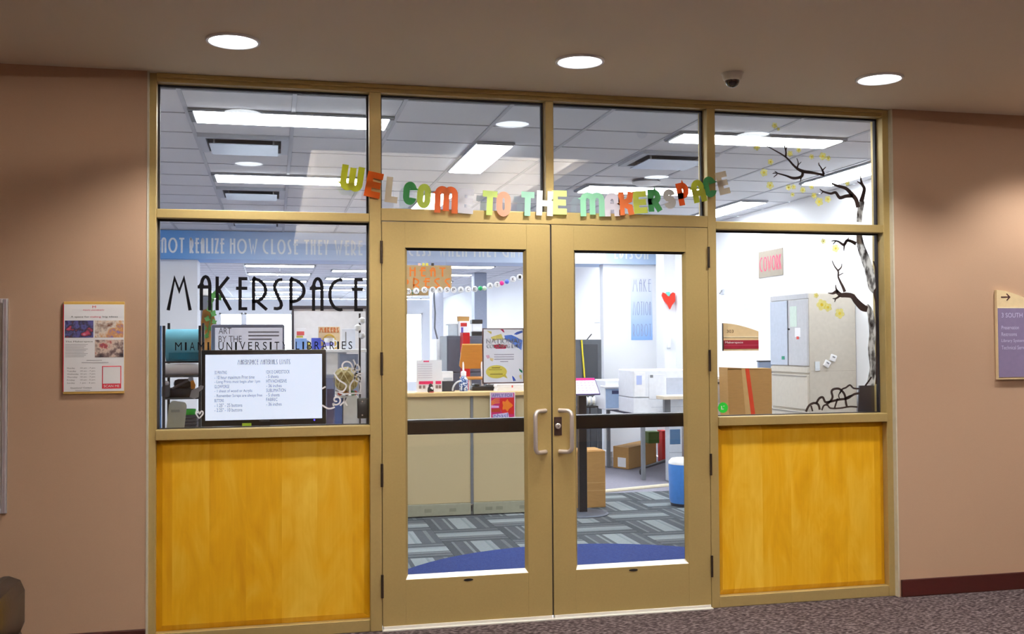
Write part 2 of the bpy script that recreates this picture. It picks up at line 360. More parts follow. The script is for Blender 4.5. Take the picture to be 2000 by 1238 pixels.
# far wall with windows (daylight)
wb = thing('wall_back', (0, IY1, 0), kind='structure')
wins = [(at(478, 640, IY1).x, at(572, 640, IY1).x), (.9, 3.0), (at(428, 640, IY1).x, at(474, 640, IY1).x)]  # last opening is added over pale wall, to brighten the far end
xs = [IX0] + [v for w in sorted(wins) for v in w] + [IX1]
for i in range(0, len(xs), 2): B(xs[i], xs[i+1], IY1, IY1+.12, 0, H).build('pier', WHITEW, wb)
for i, (a, b_) in enumerate(sorted(wins)):
    B(a, b_, IY1, IY1+.12, 0, 0.3).build('spandrel', WHITEW, wb); B(a, b_, IY1, IY1+.12, 2.45, H).build('lintel', WHITEW, wb)
    w = thing('window_%d' % (i+5), ((a+b_)/2, IY1, 0.3), kind='structure')
    f = MB().box(a, a+.05, IY1+.03, IY1+.08, .3, 2.45).box(b_-.05, b_, IY1+.03, IY1+.08, .3, 2.45).box(a, b_, IY1+.03, IY1+.08, 2.4, 2.45).box(a, b_, IY1+.03, IY1+.08, .3, .35)
    f.build('window_frame', WHITE, w); B(a+.05, b_-.05, IY1+.05, IY1+.056, .35, 2.4).build('pane', GLASS, w)
# columns in the office
for (x0, x1, Y, mm, h) in ((927, 951, 14.0, mat('grey_blue_column', (150, 160, 178), .7), H), (843, 866, 19.0, mat('grey_white_column', (205, 210, 222), .7), H)):
    a, b_, _, _ = pr(x0, 600, x1, 610, Y); tag(B(a, b_, Y, Y+.3, 0, h, .01).build('wall_column', mm), kind='structure')
# office ceiling: plenum, grid, tiles
GX0, GDX, GY0, GDY = -1.966-0.61*6, 0.61, 0.34-0.575, 0.575
ce = thing('ceiling_office', (0, 0, H), kind='structure')
B(IX0, IX1, 0.06, IY1, H+.02, H+.08).build('deck', mat('ceiling_far', (205, 208, 216), .9), ce)
g = MB(); k = 0
xl = [GX0+GDX*i for i in range(16) if IX0 < GX0+GDX*i < IX1]; yl = [GY0+GDY*i for i in range(46) if 0.14 < GY0+GDY*i < IY1]
for x in xl: g.box(x-.012, x+.012, .14, IY1, H-.001, H+.012)
for y in yl: g.box(IX0, IX1, y-.006, y+.006, H, H+.012)
g.build('grid_bars', mat('grid_white', (176, 180, 190), .6), ce)
tm = MB().box(-GDX/2+.013, GDX/2-.013, -GDY/2+.008, GDY/2-.008, 0.004, 0.018)
me_t = bpy.data.meshes.new('ceiling_tile'); me_t.from_pydata(tm.v, [], tm.f); me_t.materials.append(CTL)
cells = []
for ix in range(3, 16):
    for iy in range(0, 44):
        cx, cy = GX0+GDX*(ix+.5), GY0+GDY*(iy+.5)
        if cx-GDX/2 < -4.2 or cx+GDX/2 > IX1+.25 or cy < 0.2: continue
        cells.append((cy, cx))
cells.sort()
vents_c = []
VENTS = [(-1.661, 1.7775), (-1.661, 4.0775), (-1.661, 6.3775), (1.389, 1.7775)]
for n_, (cy, cx) in enumerate(cells[:298]):
    if any(abs(cx-a) < .2 and abs(cy-b_) < .2 for a, b_ in VENTS): continue
    o = bpy.data.objects.new('ceiling_tile', me_t); COL.objects.link(o); o.parent = ce; o.location = (cx, cy, 0)
rest = MB()
for cy, cx in cells[298:]: rest.box(cx-GDX/2+.013, cx+GDX/2-.013, cy-GDY/2+.008, cy+GDY/2-.008, H+.004, H+.018)
tag(rest.build('ceiling_tile_field', CTL, ce), kind='stuff')
# ---------------- storefront frame
tr = thing('trim_1', (0, 0, 0), kind='structure')
Z0, ZLB, ZLT, ZSB, ZST, ZD, ZD2, ZP = 0.0, 1.017, 1.067, 2.128, 2.173, 2.136, 2.202, 2.812
FD = 0.125
def mem(n, x0, x1, z0, z1, y0=0.0, y1=FD, m=GOLD): return B(x0, x1, y0, y1, z0, z1, 0.003).build(n, m, tr)
mem('jamb', FLX, -2.041, 0, H-.001); mem('jamb', 2.033, FRX, 0, H-.001)
mem('head', -2.041, 2.033, ZP, H-.001, 0.002)
B(-2.041, 2.033, -0.012, .01, H-.022, H-.001, .003).build('head_trim', GOLD, tr)
mem('mullion', -.981, -.920, 0, ZP, .001); mem('mullion', .920, .970, 0, ZP, .001); mem('mullion', -.024, .021, ZD2, ZP, .004)
for a, b_ in ((-2.041, -.981), (.97, 2.033)):
    mem('transom', a, b_, ZSB, ZST, .004); mem('sill', a, b_, ZLB, ZLT, -.012); mem('base_rail', a, b_, 0, .062, .004)
mem('door_head', -.920, .920, ZD, ZD2, .003)
# sill inner ledge
panes = [('window_1', -2.041, -.981, ZST, ZP), ('window_1', -2.041, -.981, ZLT, ZSB), ('window_2', -.920, -.024, ZD2, ZP), ('window_3', .021, .920, ZD2, ZP), ('window_4', .97, 2.033, ZST, ZP), ('window_4', .97, 2.033, ZLT, ZSB)]
GY = 0.075
wn = {}
for n, x0, x1, z0, z1 in panes:
    if n not in wn: wn[n] = thing(n, ((x0+x1)/2, GY, z0), kind='structure')
    B(x0+.004, x1-.004, GY-.003, GY+.003, z0+.004, z1-.004).build('pane', GLASS, wn[n])
    s = MB(); w_ = .010
    for a, b_, c_, d_ in ((x0, x0+w_, z0, z1), (x1-w_, x1, z0, z1), (x0, x1, z0, z0+.004), (x0, x1, z1-w_, z1)): s.box(a, b_, GY-.012, GY+.012, c_, d_)
    s.build('gasket', DARKSEAL, wn[n])
# wood infill panels: flat field with bevelled picture-frame edge
for x0, x1 in ((-2.041, -.981), (.97, 2.033)):
    z0, z1 = .062, ZLB; b_ = .03; yf, yb = .030, .055
    m = MB()
    A = [(x0, yb-.008, z0), (x1, yb-.008, z0), (x1, yb-.008, z1), (x0, yb-.008, z1)]
    I = [(x0+b_, yf, z0+b_), (x1-b_, yf, z0+b_), (x1-b_, yf, z1-b_), (x0+b_, yf, z1-b_)]
    m.quad(*I)
    for i in range(4): j = (i+1) % 4; m.quad(A[i], A[j], I[j], I[i])
    m.box(x0, x1, yb, yb+.04, z0, z1)
    m.build('wood_panel', WOOD, tr)
# ---------------- doors
def door(name, x0, x1, gx0, gx1, side):
    d = thing(name, ((x0+x1)/2, 0, 0), kind='structure')
    z0, z1, g0, g1, T = .022, ZD-.004, .257, 1.996, .045
    B(x0, gx0, 0, T, z0, z1, .0015).build('stile', GOLDD, d); B(gx1, x1, 0, T, z0, z1, .0015).build('stile', GOLDD, d)
    B(gx0, gx1, .0008, T, g1, z1, .0008).build('top_rail', GOLDD, d); B(gx0, gx1, .0008, T, z0, g0, .0008).build('bottom_rail', GOLDD, d)
    w = .013; yy = .022
    O = [(gx0, g0), (gx1, g0), (gx1, g1), (gx0, g1)]; I = [(gx0+w, g0+w*1.6), (gx1-w, g0+w*1.6), (gx1-w, g1-w), (gx0+w, g1-w)]
    for i, n, m in ((0, 'glazing_stop', ALU_GLINT), (1, 'glazing_stop', GOLDD), (2, 'glazing_stop', BRONZE), (3, 'glazing_stop', GOLDD)):  # bottom stop: light from the office is put into its pale colour
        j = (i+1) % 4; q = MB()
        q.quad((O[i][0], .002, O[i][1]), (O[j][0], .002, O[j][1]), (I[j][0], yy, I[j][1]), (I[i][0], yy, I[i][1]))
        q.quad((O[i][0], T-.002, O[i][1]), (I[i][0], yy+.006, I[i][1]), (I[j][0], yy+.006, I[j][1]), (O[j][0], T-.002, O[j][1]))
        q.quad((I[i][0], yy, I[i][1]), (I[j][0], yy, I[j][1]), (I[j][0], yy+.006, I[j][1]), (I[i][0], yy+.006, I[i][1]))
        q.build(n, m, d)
    B(gx0+w-.002, gx1-w+.002, yy+.001, yy+.006, g0+w*1.6-.002, g1-w+.002).build('pane', GLASS, d)
    # panic bar on the office side
    pb = B(gx0-.03, gx1+.03, .075, .125, 1.005 if side < 0 else 1.012, 1.078 if side < 0 else 1.085, .006).build('push_bar', BRONZE, d)
    B(gx0-.03, gx1+.03, .074, .1255, 1.079 if side < 0 else 1.086, 1.083 if side < 0 else 1.09).build('push_bar_edge', GREY, pb)
    for xx in (gx0-.025, gx1+.005): B(xx, xx+.02, T, .08, 1.02, 1.07).build('bar_bracket', BRONZE, pb)
    # pull handle
    r = .0115
    if side < 0: xe, xo = at(1066, 840, 0).x, at(1046, 840, -.06).x
    else: xe, xo = at(1092, 840, 0).x, at(1117, 840, -.06).x
    za, zb = at(1060, 884, -.04).z, at(1060, 803, -.04).z
    pts = [(xe, .0, zb)]; R_ = .03
    dx = xo-xe; L_ = math.hypot(dx, .06)
    px_ = lambda t, z: (xe+dx*t/L_, -.06*t/L_, z)
    for k in range(7): a = PI/2*k/6; pts.append(px_(L_-R_+R_*math.sin(a), zb-R_+R_*math.cos(a)))
    for k in range(7): a = PI/2*k/6; pts.append(px_(L_-R_+R_*math.cos(a), za+R_-R_*math.sin(a)))
    pts.append((xe, .0, za))
    h = MB().tube(pts, r, 14).build('pull_handle', STEEL, d, True)
    # hinges
    hy = [(470, 514), (688, 733), (906, 951), (1123, 1168)] if side < 0 else [(482, 523), (683, 725), (886, 928), (1085, 1127)]
    hxp = 742.5 if side < 0 else 1388
    for a, b_ in hy:
        xh = x0-.003 if side < 0 else x1+.003
        hg = MB(); hg.lathe([(.007, at(hxp, b_, -.005).z), (.007, at(hxp, a, -.005).z)], (xh, -.005, 0), 10)
        hg.build('hinge', HINGE, d)
    bx = (at(915, 1132, 0).x if side < 0 else at(1237, 1113, 0).x); bz = (at(915, 1132, 0).z if side < 0 else at(1237, 1113, 0).z)
    MB().prism([(.026*math.cos(a*PI/8), .006*math.sin(a*PI/8)) for a in range(16)], (bx, 0, bz), (1, 0, 0), (0, 0, 1), (0, -1, 0), .0015).build('maker_badge', BLACK, d)
    B(x0+.004, x1-.004, -.006, .03, .0, .0215, .002).build('door_sweep_glint', ALU_GLINT, d)  # pale strip stands in for the light glint under the door
    return d
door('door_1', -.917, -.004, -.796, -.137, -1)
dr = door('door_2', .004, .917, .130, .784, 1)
lk = B(*[v for v in (at(1082, 832, 0).x, at(1097, 832, 0).x)], -.006, .0, at(1089, 850, 0).z, at(1089, 814, 0).z, .002).build('lock_plate', mat('lock_bronze', (52, 36, 32), .35, .5), dr)
lc = at(1090, 832, -.01); MB().lathe([(.013, -.002), (.0155, -.006), (.0155, -.012), (.012, -.015)], (lc.x, 0, lc.z), 20, 'y').build('lock_cylinder', STEEL, lk, True)
B(lc.x-.0015, lc.x+.0015, -.0165, -.014, lc.z-.006, lc.z+.003).build('keyhole', BLACK, lk)
B(-.92, .92, -.02, .13, 0, .006).build('threshold', ALU_GLINT, tr)
B(-.0045, .0045, .012, .04, .02, ZD).build('astragal', DARKSEAL, tr)
# ---------------- office carpet tiles
T_ = .52
tmq = MB().box(-T_/2+.001, T_/2-.001, -T_/2+.001, T_/2-.001, -.004, .003)
mct = bpy.data.meshes.new('carpet_tile'); mct.from_pydata(tmq.v, [], tmq.f); mct.materials.append(CTILE)
for ix in range(-4, 8):
    for iy in range(-4, 5):
        x, y = -.235+T_*(ix+.5), 2.27+T_*(iy+.5)
        if y < .35 or x+T_/2 > IX1: continue
        lim = 4.45+.22*(x-1.78)
        if y+T_/2 > lim+.2: continue
        o = bpy.data.objects.new('carpet_tile', mct); COL.objects.link(o); o.parent = of; o.location = (x, y, .0)
        o.rotation_euler.z = PI/2 if (ix+iy) % 2 else (PI if (ix*3+iy) % 4 < 2 else 0)
p0, p1 = fl(1150, 964), fl(1345, 945); dv = (p1-p0).normalized()
pa, pb_ = p0-dv*2.4, p1+dv*.6
MB().tube([pa+Vector((0, 0, .004)), pb_+Vector((0, 0, .004))], .022, 8).build('transition_strip', mat('cream_strip', (226, 216, 190), .6), of)
# blue half-round mat inside the doors
cxm, cym, rx, ry = .52, .35, 1.5, 1.575
pts = [(cxm+rx*math.cos(a*PI/32), cym+ry*math.sin(a*PI/32)) for a in range(33)]
tag(MB().prism(pts, (0, 0, .003), (1, 0, 0), (0, 1, 0), (0, 0, 1), .009).build('entrance_mat', noise_mat('navy_mat', 140, [(.3, (24, 42, 98)), (.7, (44, 68, 134))], .95)), 'navy blue half-round entrance mat on the striped carpet inside the doors', 'mat')
# ================================================================== LIGHTS
LENS = emission('light_lens', (250, 252, 255), TROFFER)
def troffer(x0, x1, y0, y1, label, group=None):
    t = thing('ceiling_light', ((x0+x1)/2, (y0+y1)/2, H-.022), label, 'light', group)
    B(x0, x1, y0, y1, H-.014, H+.001, .002).build('housing', mat('fixture_grey', (150, 156, 166), .5), t)
    a, b_ = (.035, .012) if x1-x0 > y1-y0 else (.012, .035)
    B(x0+a, x1-a, y0+b_, y1-b_, H-.022, H-.0145).build('lens', LENS, t)
    for sx in (0, 1):
        if x1-x0 > y1-y0: xx = x0+.004 if sx == 0 else x1-.030; B(xx, xx+.026, y0+.01, y1-.01, H-.018, H-.0135).build('end_cap', BLACK, t)
        else: yy = y0+.004 if sx == 0 else y1-.030; B(x0+.01, x1-.01, yy, yy+.026, H-.018, H-.0135).build('end_cap', BLACK, t)
troffer(-1.955, -.757, .765, 1.075, 'long lit ceiling light beside the square vent, closest to the corridor glass')
troffer(-1.955, -.757, 3.05, 3.41, 'long lit ceiling light between two square vents in the office')
troffer(1.09, 2.30, .815, 1.09, 'long lit ceiling light above the tree decal window')
troffer(-.135, .135, 1.40, 2.60, 'lengthwise lit ceiling light over the entrance mat')
troffer(-.135, .135, 3.70, 4.90, 'lengthwise lit ceiling light over the reception counter')
troffer(2.95, 3.25, 1.44, 2.67, 'lengthwise lit ceiling light by the white right wall, near the glass')
troffer(2.91, 3.19, 3.70, 4.93, 'lengthwise lit ceiling light by the white right wall beyond the cabinet')
troffer(1.15, 2.32, 3.05, 3.43, 'long lit ceiling light beside the round ceiling diffuser')
troffer(-1.955, -.757, 5.45, 5.79, 'long lit ceiling light just before the blue band')
troffer(1.15, 2.32, 5.40, 5.74, 'added unseen long lit ceiling light just before the blue band, over the printer table')  # added, hidden by the door head, to brighten the white wall beyond
troffer(-4.4, -3.2, 3.05, 3.41, 'added unseen long lit ceiling light beside the white left partition, over the office side')  # unseen fixture, added for more light inside the office
troffer(-4.4, -3.2, .78, 1.1, 'added unseen long lit ceiling light in the front corner of the office')  # also added out of view, to brighten the front of the office
ORD = ('first', 'second', 'third', 'fourth', 'fifth', 'sixth', 'added seventh')
for i, y in enumerate((10.0, 12.5, 14.6, 16.9, 19.1, 21.4, 23.7)):  # the last row is added to brighten the back wall
    troffer(-1.955, -.757, y, y+.34, '%s long lit light beyond the blue band, row over the whiteboard' % ORD[i], 'far office ceiling lights')
    troffer(1.2, 2.35, y-.2, y+.14, '%s long lit light beyond the blue band, row over the grey column' % ORD[i], 'far office ceiling lights')
    troffer(-4.9, -3.7, y, y+.34, '%s long lit light beyond the blue band, added unseen row behind the left partition' % ORD[i], 'far office ceiling lights')  # unseen row, added to lift the dim far office
for i, y in enumerate((11.2, 13.5, 15.8, 18.0, 20.2)): troffer(-.45, .75, y, y+.34, '%s long lit light in the middle row beyond the blue band' % ORD[i], 'far office ceiling lights')
troffer(2.3, 2.6, 5.9, 7.1, 'added unseen lengthwise lit ceiling light just before the white pilaster')  # added where the door head hides it, for more light
for x, y in ((.9, 9.6), (2.6, 9.5)): troffer(x-.15, x+.15, y-.6, y+.6, 'lengthwise lit ceiling light beyond the blue band', 'lengthwise lights beyond the band')
# square vents
MIR = mat('vent_satin', (150, 158, 172), .35, .6)
for i, (x, y) in enumerate(VENTS):
    lb = ['square ceiling vent between the first two long lights', 'square ceiling vent behind the second long light', 'square ceiling vent in front of the blue band', 'square ceiling vent near the round ceiling diffuser'][i]
    v = thing('ceiling_vent', (x, y, H-.02), lb, 'vent')
    w, h = GDX/2-.014, GDY/2-.01
    f = MB().box(x-w, x+w, y-h, y-h+.05, H-.02, H+.02).box(x-w, x+w, y+h-.05, y+h, H-.02, H+.02).box(x-w, x-w+.05, y-h+.05, y+h-.05, H-.02, H+.02).box(x+w-.05, x+w, y-h+.05, y+h-.05, H-.02, H+.02)
    f.build('frame', mat('vent_frame', (166, 172, 184), .5), v)
    B(x-w+.07, x+w-.07, y-h+.09, y+h-.07, H-.045, H-.04).build('face_plate', MIR, v)
    for sx in (-1, 1):
        for sy in (-1, 1): B(x+sx*(w-.1)-.006, x+sx*(w-.1)+.006, y+sy*(h-.12)-.006, y+sy*(h-.12)+.006, H-.04, H+.018).build('hanger', GREY, v)
    B(x-w+.05, x+w-.05, y-h+.05, y+h-.05, H+.012, H+.02).build('dark_throat', mat('vent_dark', (62, 68, 80), .8), v)
dm = fl(1262, 352, H)
dd = thing('ceiling_diffuser', (dm.x, dm.y, H-.05), 'round white dome diffuser on the ceiling beside a long light', 'diffuser')
MB().lathe([(.11, H-.006), (.12, H-.001)], (dm.x, dm.y, 0), 24).build('flange', mat('diff_grey', (120, 126, 138), .6), dd)
MB().lathe([(.02, H-.05), (.09, H-.04), (.125, H-.022), (.10, H-.007)], (dm.x, dm.y, 0), 24).build('dome', WHITE, dd, True)
# corridor downlights
DLE = emission('downlight_lens', (245, 250, 255), 6.0)
def downlight(x, y, label, group=None):
    t = thing('downlight', (x, y, H-.012), label, 'light', group)
    MB().lathe([(.104, H-.004), (.108, H-.010), (.118, H-.010), (.121, H-.001), (.104, H-.001)], (x, y, 0), 32).build('trim_ring', WHITE, t, True)
    MB().lathe([(.100, H-.0052), (.104, H-.0035), (.104, H-.003)], (x, y, 0), 32).build('lens', DLE, t)
    ld = bpy.data.lights.new('downlight_lamp', 'SPOT'); ld.energy = CORR_SPOT; ld.spot_size = math.radians(128); ld.spot_blend = .55; ld.shadow_soft_size = .09; ld.color = (1, .965, .91)
    lo = bpy.data.objects.new('lamp', ld); COL.objects.link(lo); lo.parent = t; lo.location = (0, 0, -.012)
downlight(-1.647, -.65, 'lit round downlight in the corridor ceiling above the black window lettering')
downlight(-.025, -.65, 'lit round downlight in the corridor ceiling above the double doors')
downlight(1.60, -.65, 'lit round downlight in the corridor ceiling above the tree decal window')
for x, y in ((3.05, -.65), (-1.65, -2.4), (1.6, -2.4), (3.05, -2.4), (4.4, -.65), (-1.65, -5.6), (1.6, -5.6)):
    downlight(x, y, 'lit round downlight in the corridor ceiling away from the storefront', 'further corridor downlights')
# dome camera
dc = fl(1430, 143, H)
t = thing('dome_camera', (dc.x, dc.y, H-.075), 'small white security dome camera with dark lens on corridor ceiling', 'camera')
MB().lathe([(.040, H-.038), (.047, H-.030), (.050, H-.012), (.058, H-.001)], (dc.x, dc.y, 0), 28).build('housing', mat('camera_white', (212, 208, 196), .5), t, True)
MB().lathe([(.004, H-.073)]+[(.036*math.sin(a*PI/16), H-.038-.035*math.cos(a*PI/16)) for a in range(1, 9)], (dc.x, dc.y, 0), 28).build('dome', mat('smoked_dome', (34, 22, 22), .08, 0, .02, spec=.8), t, True)
# ================================================================== LETTERING
def arc(cx, cy, rx, ry, a0, a1, n=10): return [(cx+rx*math.cos(math.radians(a0+(a1-a0)*i/n)), cy+ry*math.sin(math.radians(a0+(a1-a0)*i/n))) for i in range(n+1)]
CIR = arc(.5, .5, .5, .5, 90, 450, 24)
DECO = {
 'M': [[(0, 0), (.28, 1), (.5, .58), (.72, 1), (1, 0)]],
 'A': [[(.2, 0), (.2, .7)]+arc(.6, .7, .4, .3, 180, 0)+[(1, 0)], [(0, .68), (1, .68)]],
 'K': [[(0, 0), (0, 1)], [(.82, 1), (.12, .64), (1, 0)]],
 'E': [[(1, 1), (.3, 1), (.3, 0), (1, 0)], [(0, .68), (1, .68)]],
 'R': [[(0, 0), (0, 1)]+arc(.0, .62, 1, .38, 90, -90, 14), [(.3, .25), (1, 0)]],
 'S': [[(1, 1), (.62, .99), (.25, .92), (.06, .78), (.12, .66), (.5, .42), (.86, .22), (.92, .12), (.78, .03), (.4, 0), (0, .01)]],
 'P': [[(0, 0), (0, 1)]+arc(.0, .62, 1, .38, 90, -90, 14)],
 'C': [[(1, .98)]+arc(.8, .5, .8, .5, 90, 270, 16)+[(1, .02)]],
 'N': [[(0, 0), (0, .8)]+arc(.5, .8, .5, .2, 180, 0)+[(1, 0)]], 'O': [CIR], 'T': [[(0, 1), (1, 1)], [(.5, 1), (.5, 0)]],
 'L': [[(0, 1), (0, 0), (1, 0)]], 'I': [[(.5, 0), (.5, 1)]], 'Z': [[(0, 1), (1, 1), (0, 0), (1, 0)]],
 'H': [[(0, 0), (0, 1)], [(1, 0), (1, 1)], [(0, .68), (1, .68)]], 'W': [[(0, 1), (.28, 0), (.5, .6), (.72, 0), (1, 1)]],
 'Y': [[(0, 1), (.5, .5), (1, 1)], [(.5, .5), (.5, 0)]], 'G': [[(1, .95)]+arc(.8, .5, .8, .5, 90, 270, 14)+[(1, .0), (1, .45), (.6, .45)]],
 'V': [[(0, 1), (.5, 0), (1, 1)]], 'U': [[(0, 1), (0, .25)]+arc(.5, .25, .5, .25, 180, 360)+[(1, 1)]], 'D': [[(0, 0), (0, 1)]+arc(0, .5, 1, .5, 90, -90, 16)+[(0, 0)]],
 'F': [[(1, 1), (.2, 1), (.2, 0)], [(0, .62), (1, .62)]], 'Q': [CIR, [(.6, .3), (1, 0)]], 'J': [[(1, 1), (1, .2), (.5, 0), (0, .2)]], 'B': [[(0, 0), (0, 1)]+arc(0, .75, .9, .25, 90, -90)+arc(0, .25, 1, .25, 90, -90)], 'X': [[(0, 0), (1, 1)], [(0, 1), (1, 0)]]}
BOLD = dict(DECO)
BOLD.update({
 'W': [[(0, 1), (0, .25)]+arc(.25, .25, .25, .25, 180, 360)+[(.5, .9)], [(.5, .25)]+arc(.75, .25, .25, .25, 180, 360)+[(1, 1)]],
 'M': [[(0, 0), (0, .75)]+arc(.25, .75, .25, .25, 180, 0)+[(.5, .1)], [(.5, .75)]+arc(.75, .75, .25, .25, 180, 0)+[(1, 0)]],
 'E': [[(1, 1), (0, 1), (0, 0), (1, 0)], [(0, .5), (.9, .5)]], 'A': [[(0, 0), (0, .65)]+arc(.5, .65, .5, .35, 180, 0)+[(1, 0)], [(0, .38), (1, .38)]],
 'K': [[(0, 0), (0, 1)], [(1, 1), (.9, .7), (.1, .5), (.9, .3), (1, 0)]], 'R': [[(0, 0), (0, 1), (.5, 1)]+arc(.5, .72, .5, .28, 90, -90)+[(0, .44)], [(.5, .44), (1, 0)]],
 'P': [[(0, 0), (0, 1), (.5, 1)]+arc(.5, .7, .5, .3, 90, -90)+[(0, .4)]], 'H': [[(0, 0), (0, 1)], [(1, 0), (1, 1)], [(0, .5), (1, .5)]],
 'C': [[(1, .7)]+arc(.5, .7, .5, .3, 0, 180)+arc(.5, .3, .5, .3, 180, 360)], 'O': [arc(.5, .7, .5, .3, 0, 180)+arc(.5, .3, .5, .3, 180, 360)+[(1, .7)]],
 'S': [[(1, .78)]+arc(.5, .76, .5, .24, 10, 200)+[(.2, .55), (.8, .45)]+arc(.5, .24, .5, .24, 20, -170)]})
def strokes(mb, ch, font, x0, x1, z0, z1, w, frame, d=.001, rot=0):
    O, u, v, n = frame; i = w/2; cx, cz = (x0+x1)/2, (z0+z1)/2; ca, sa = math.cos(rot), math.sin(rot)
    for k, pl in enumerate(font[ch]):
        pts = []
        for a, b_ in pl:
            x = x0+i+(x1-x0-w)*a; z = z0+i+(z1-z0-w)*b_
            pts.append((cx+(x-cx)*ca-(z-cz)*sa, cz+(x-cx)*sa+(z-cz)*ca))
        # square the free ends out to the box edge
        for e0, e1 in ((0, 1), (-1, -2)):
            p, q = Vector(pts[e0]), Vector(pts[e1]); t = p-q
            if t.length > 1e-6 and (Vector(pts[0])-Vector(pts[-1])).length > 1e-4: pts[e0] = tuple(p+t.normalized()*w/2*(1 if ch not in 'SC' else (.2 if ch == 'S' else -.35)))
        mb.ribbon(pts, w, O, u, v, n, d+.00004*k)
    return mb
def strokeline(mb, s, x0, x1, z0, z1, w, frame, font=DECO, d=.001, gap=.28):
    wid = {'I': .35, 'M': 1.3, 'W': 1.25, 'O': 1.35, 'C': 1.1, 'G': 1.1, ' ': .6, "'": .2, 'D': 1.0, '.': .2}
    ws = [wid.get(c, .75) for c in s]; tot = sum(ws)+gap*(len(s)-1); k = (x1-x0)/tot; x = x0
    for c, q in zip(s, ws):
        if c in font: strokes(mb, c, font, x, x+q*k, z0, z1, w, frame, d)
        x += (q+gap)*k
    return mb
GF = fY(GY-.0035)                     # corridor face of the window glass
def gp(px, py): p = at(px, py, GY-.0035); return p.x, p.z
VIN = mat('black_vinyl', (8, 6, 12), .6, spec=.15)
t = thing('window_lettering', (gp(517, 606)[0], GY-.0035, gp(517, 606)[1]), 'large black art-deco vinyl letters reading MAKERSPACE on the window glass', 'lettering')
for ch, a, b_, y0, y1 in (('M', 326, 374, 540, 606), ('A', 386, 413, 537, 606), ('K', 421, 452, 540, 606), ('E', 461, 483, 541, 606), ('R', 492, 522, 542, 606), ('S', 532, 554, 543, 606), ('P', 565, 597, 543, 606), ('A', 605, 632, 541, 607), ('C', 641, 673, 543, 608), ('E', 687, 709, 543, 608)):
    x0, z1 = gp(a, y0); x1, z0 = gp(b_, y1)
    strokes(MB(), ch, DECO, x0, x1, z0, z1, .0165, GF, .0008).build('letter', VIN, t)
t = thing('window_lettering', (gp(515, 683)[0], GY-.0035, gp(515, 683)[1]), 'row of small black vinyl letters reading MIAMI UNIVERSITY LIBRARIES on the glass', 'lettering')
txt = 'MIAMI UNIVERSITY LIBRARIES'
wl = {'I': .32, 'M': 1.15, ' ': .55, 'N': .95, 'U': .9, 'V': .95, 'E': .7, 'L': .65, 'S': .7}
x0, _ = gp(342, 675); x1, _ = gp(688, 675); tot = sum(wl.get(c_, .85) for c_ in txt)+.52*(len(txt)-1); k = (x1-x0)/tot; x = x0
za, zb = gp(515, 683)[1], gp(515, 667.5)[1]
for c_ in txt:
    q = wl.get(c_, .85)
    if c_ != ' ': MB().text(c_, x, x+q*k, za, zb, *GF, .0008).build('letter', VIN, t)
    x += (q+.52)*k
t = bnd
BWH = mat('banner_white', (240, 244, 252), .7)
zb0, zb1 = at(500, 496, 7.33).z, at(500, 466.5, 7.33).z
for s_, p0, p1 in (('NOT', 315, 360), ('REALIZE', 370, 438), ('HOW', 449, 503), ('CLOSE', 513, 582), ('THEY', 594, 642), ('WERE', 653, 708), ('TO', 722, 748), ('SUCCESS', 760, 842), ('WHEN', 856, 912), ('THEY', 922, 972), ('GAVE', 980, 1030), ('UP', 1042, 1064), ('THOMAS', 1104, 1184), ('EDISON', 1198, 1266)):
    a, b_ = at(p0, 480, 7.33).x, at(p1, 480, 7.33).x
    wd = {'I': .35, 'M': 1.3, 'W': 1.25, 'O': 1.35, 'C': 1.1, 'G': 1.1}; ws = [wd.get(c_, .75) for c_ in s_]; k = (b_-a)/(sum(ws)+.25*(len(s_)-1)); x = a
    for c_, q in zip(s_, ws): strokes(MB(), c_, DECO, x, x+q*k, zb0, zb1, .022, fY(7.33), .002).build('letter', BWH, t); x += (q+.25)*k
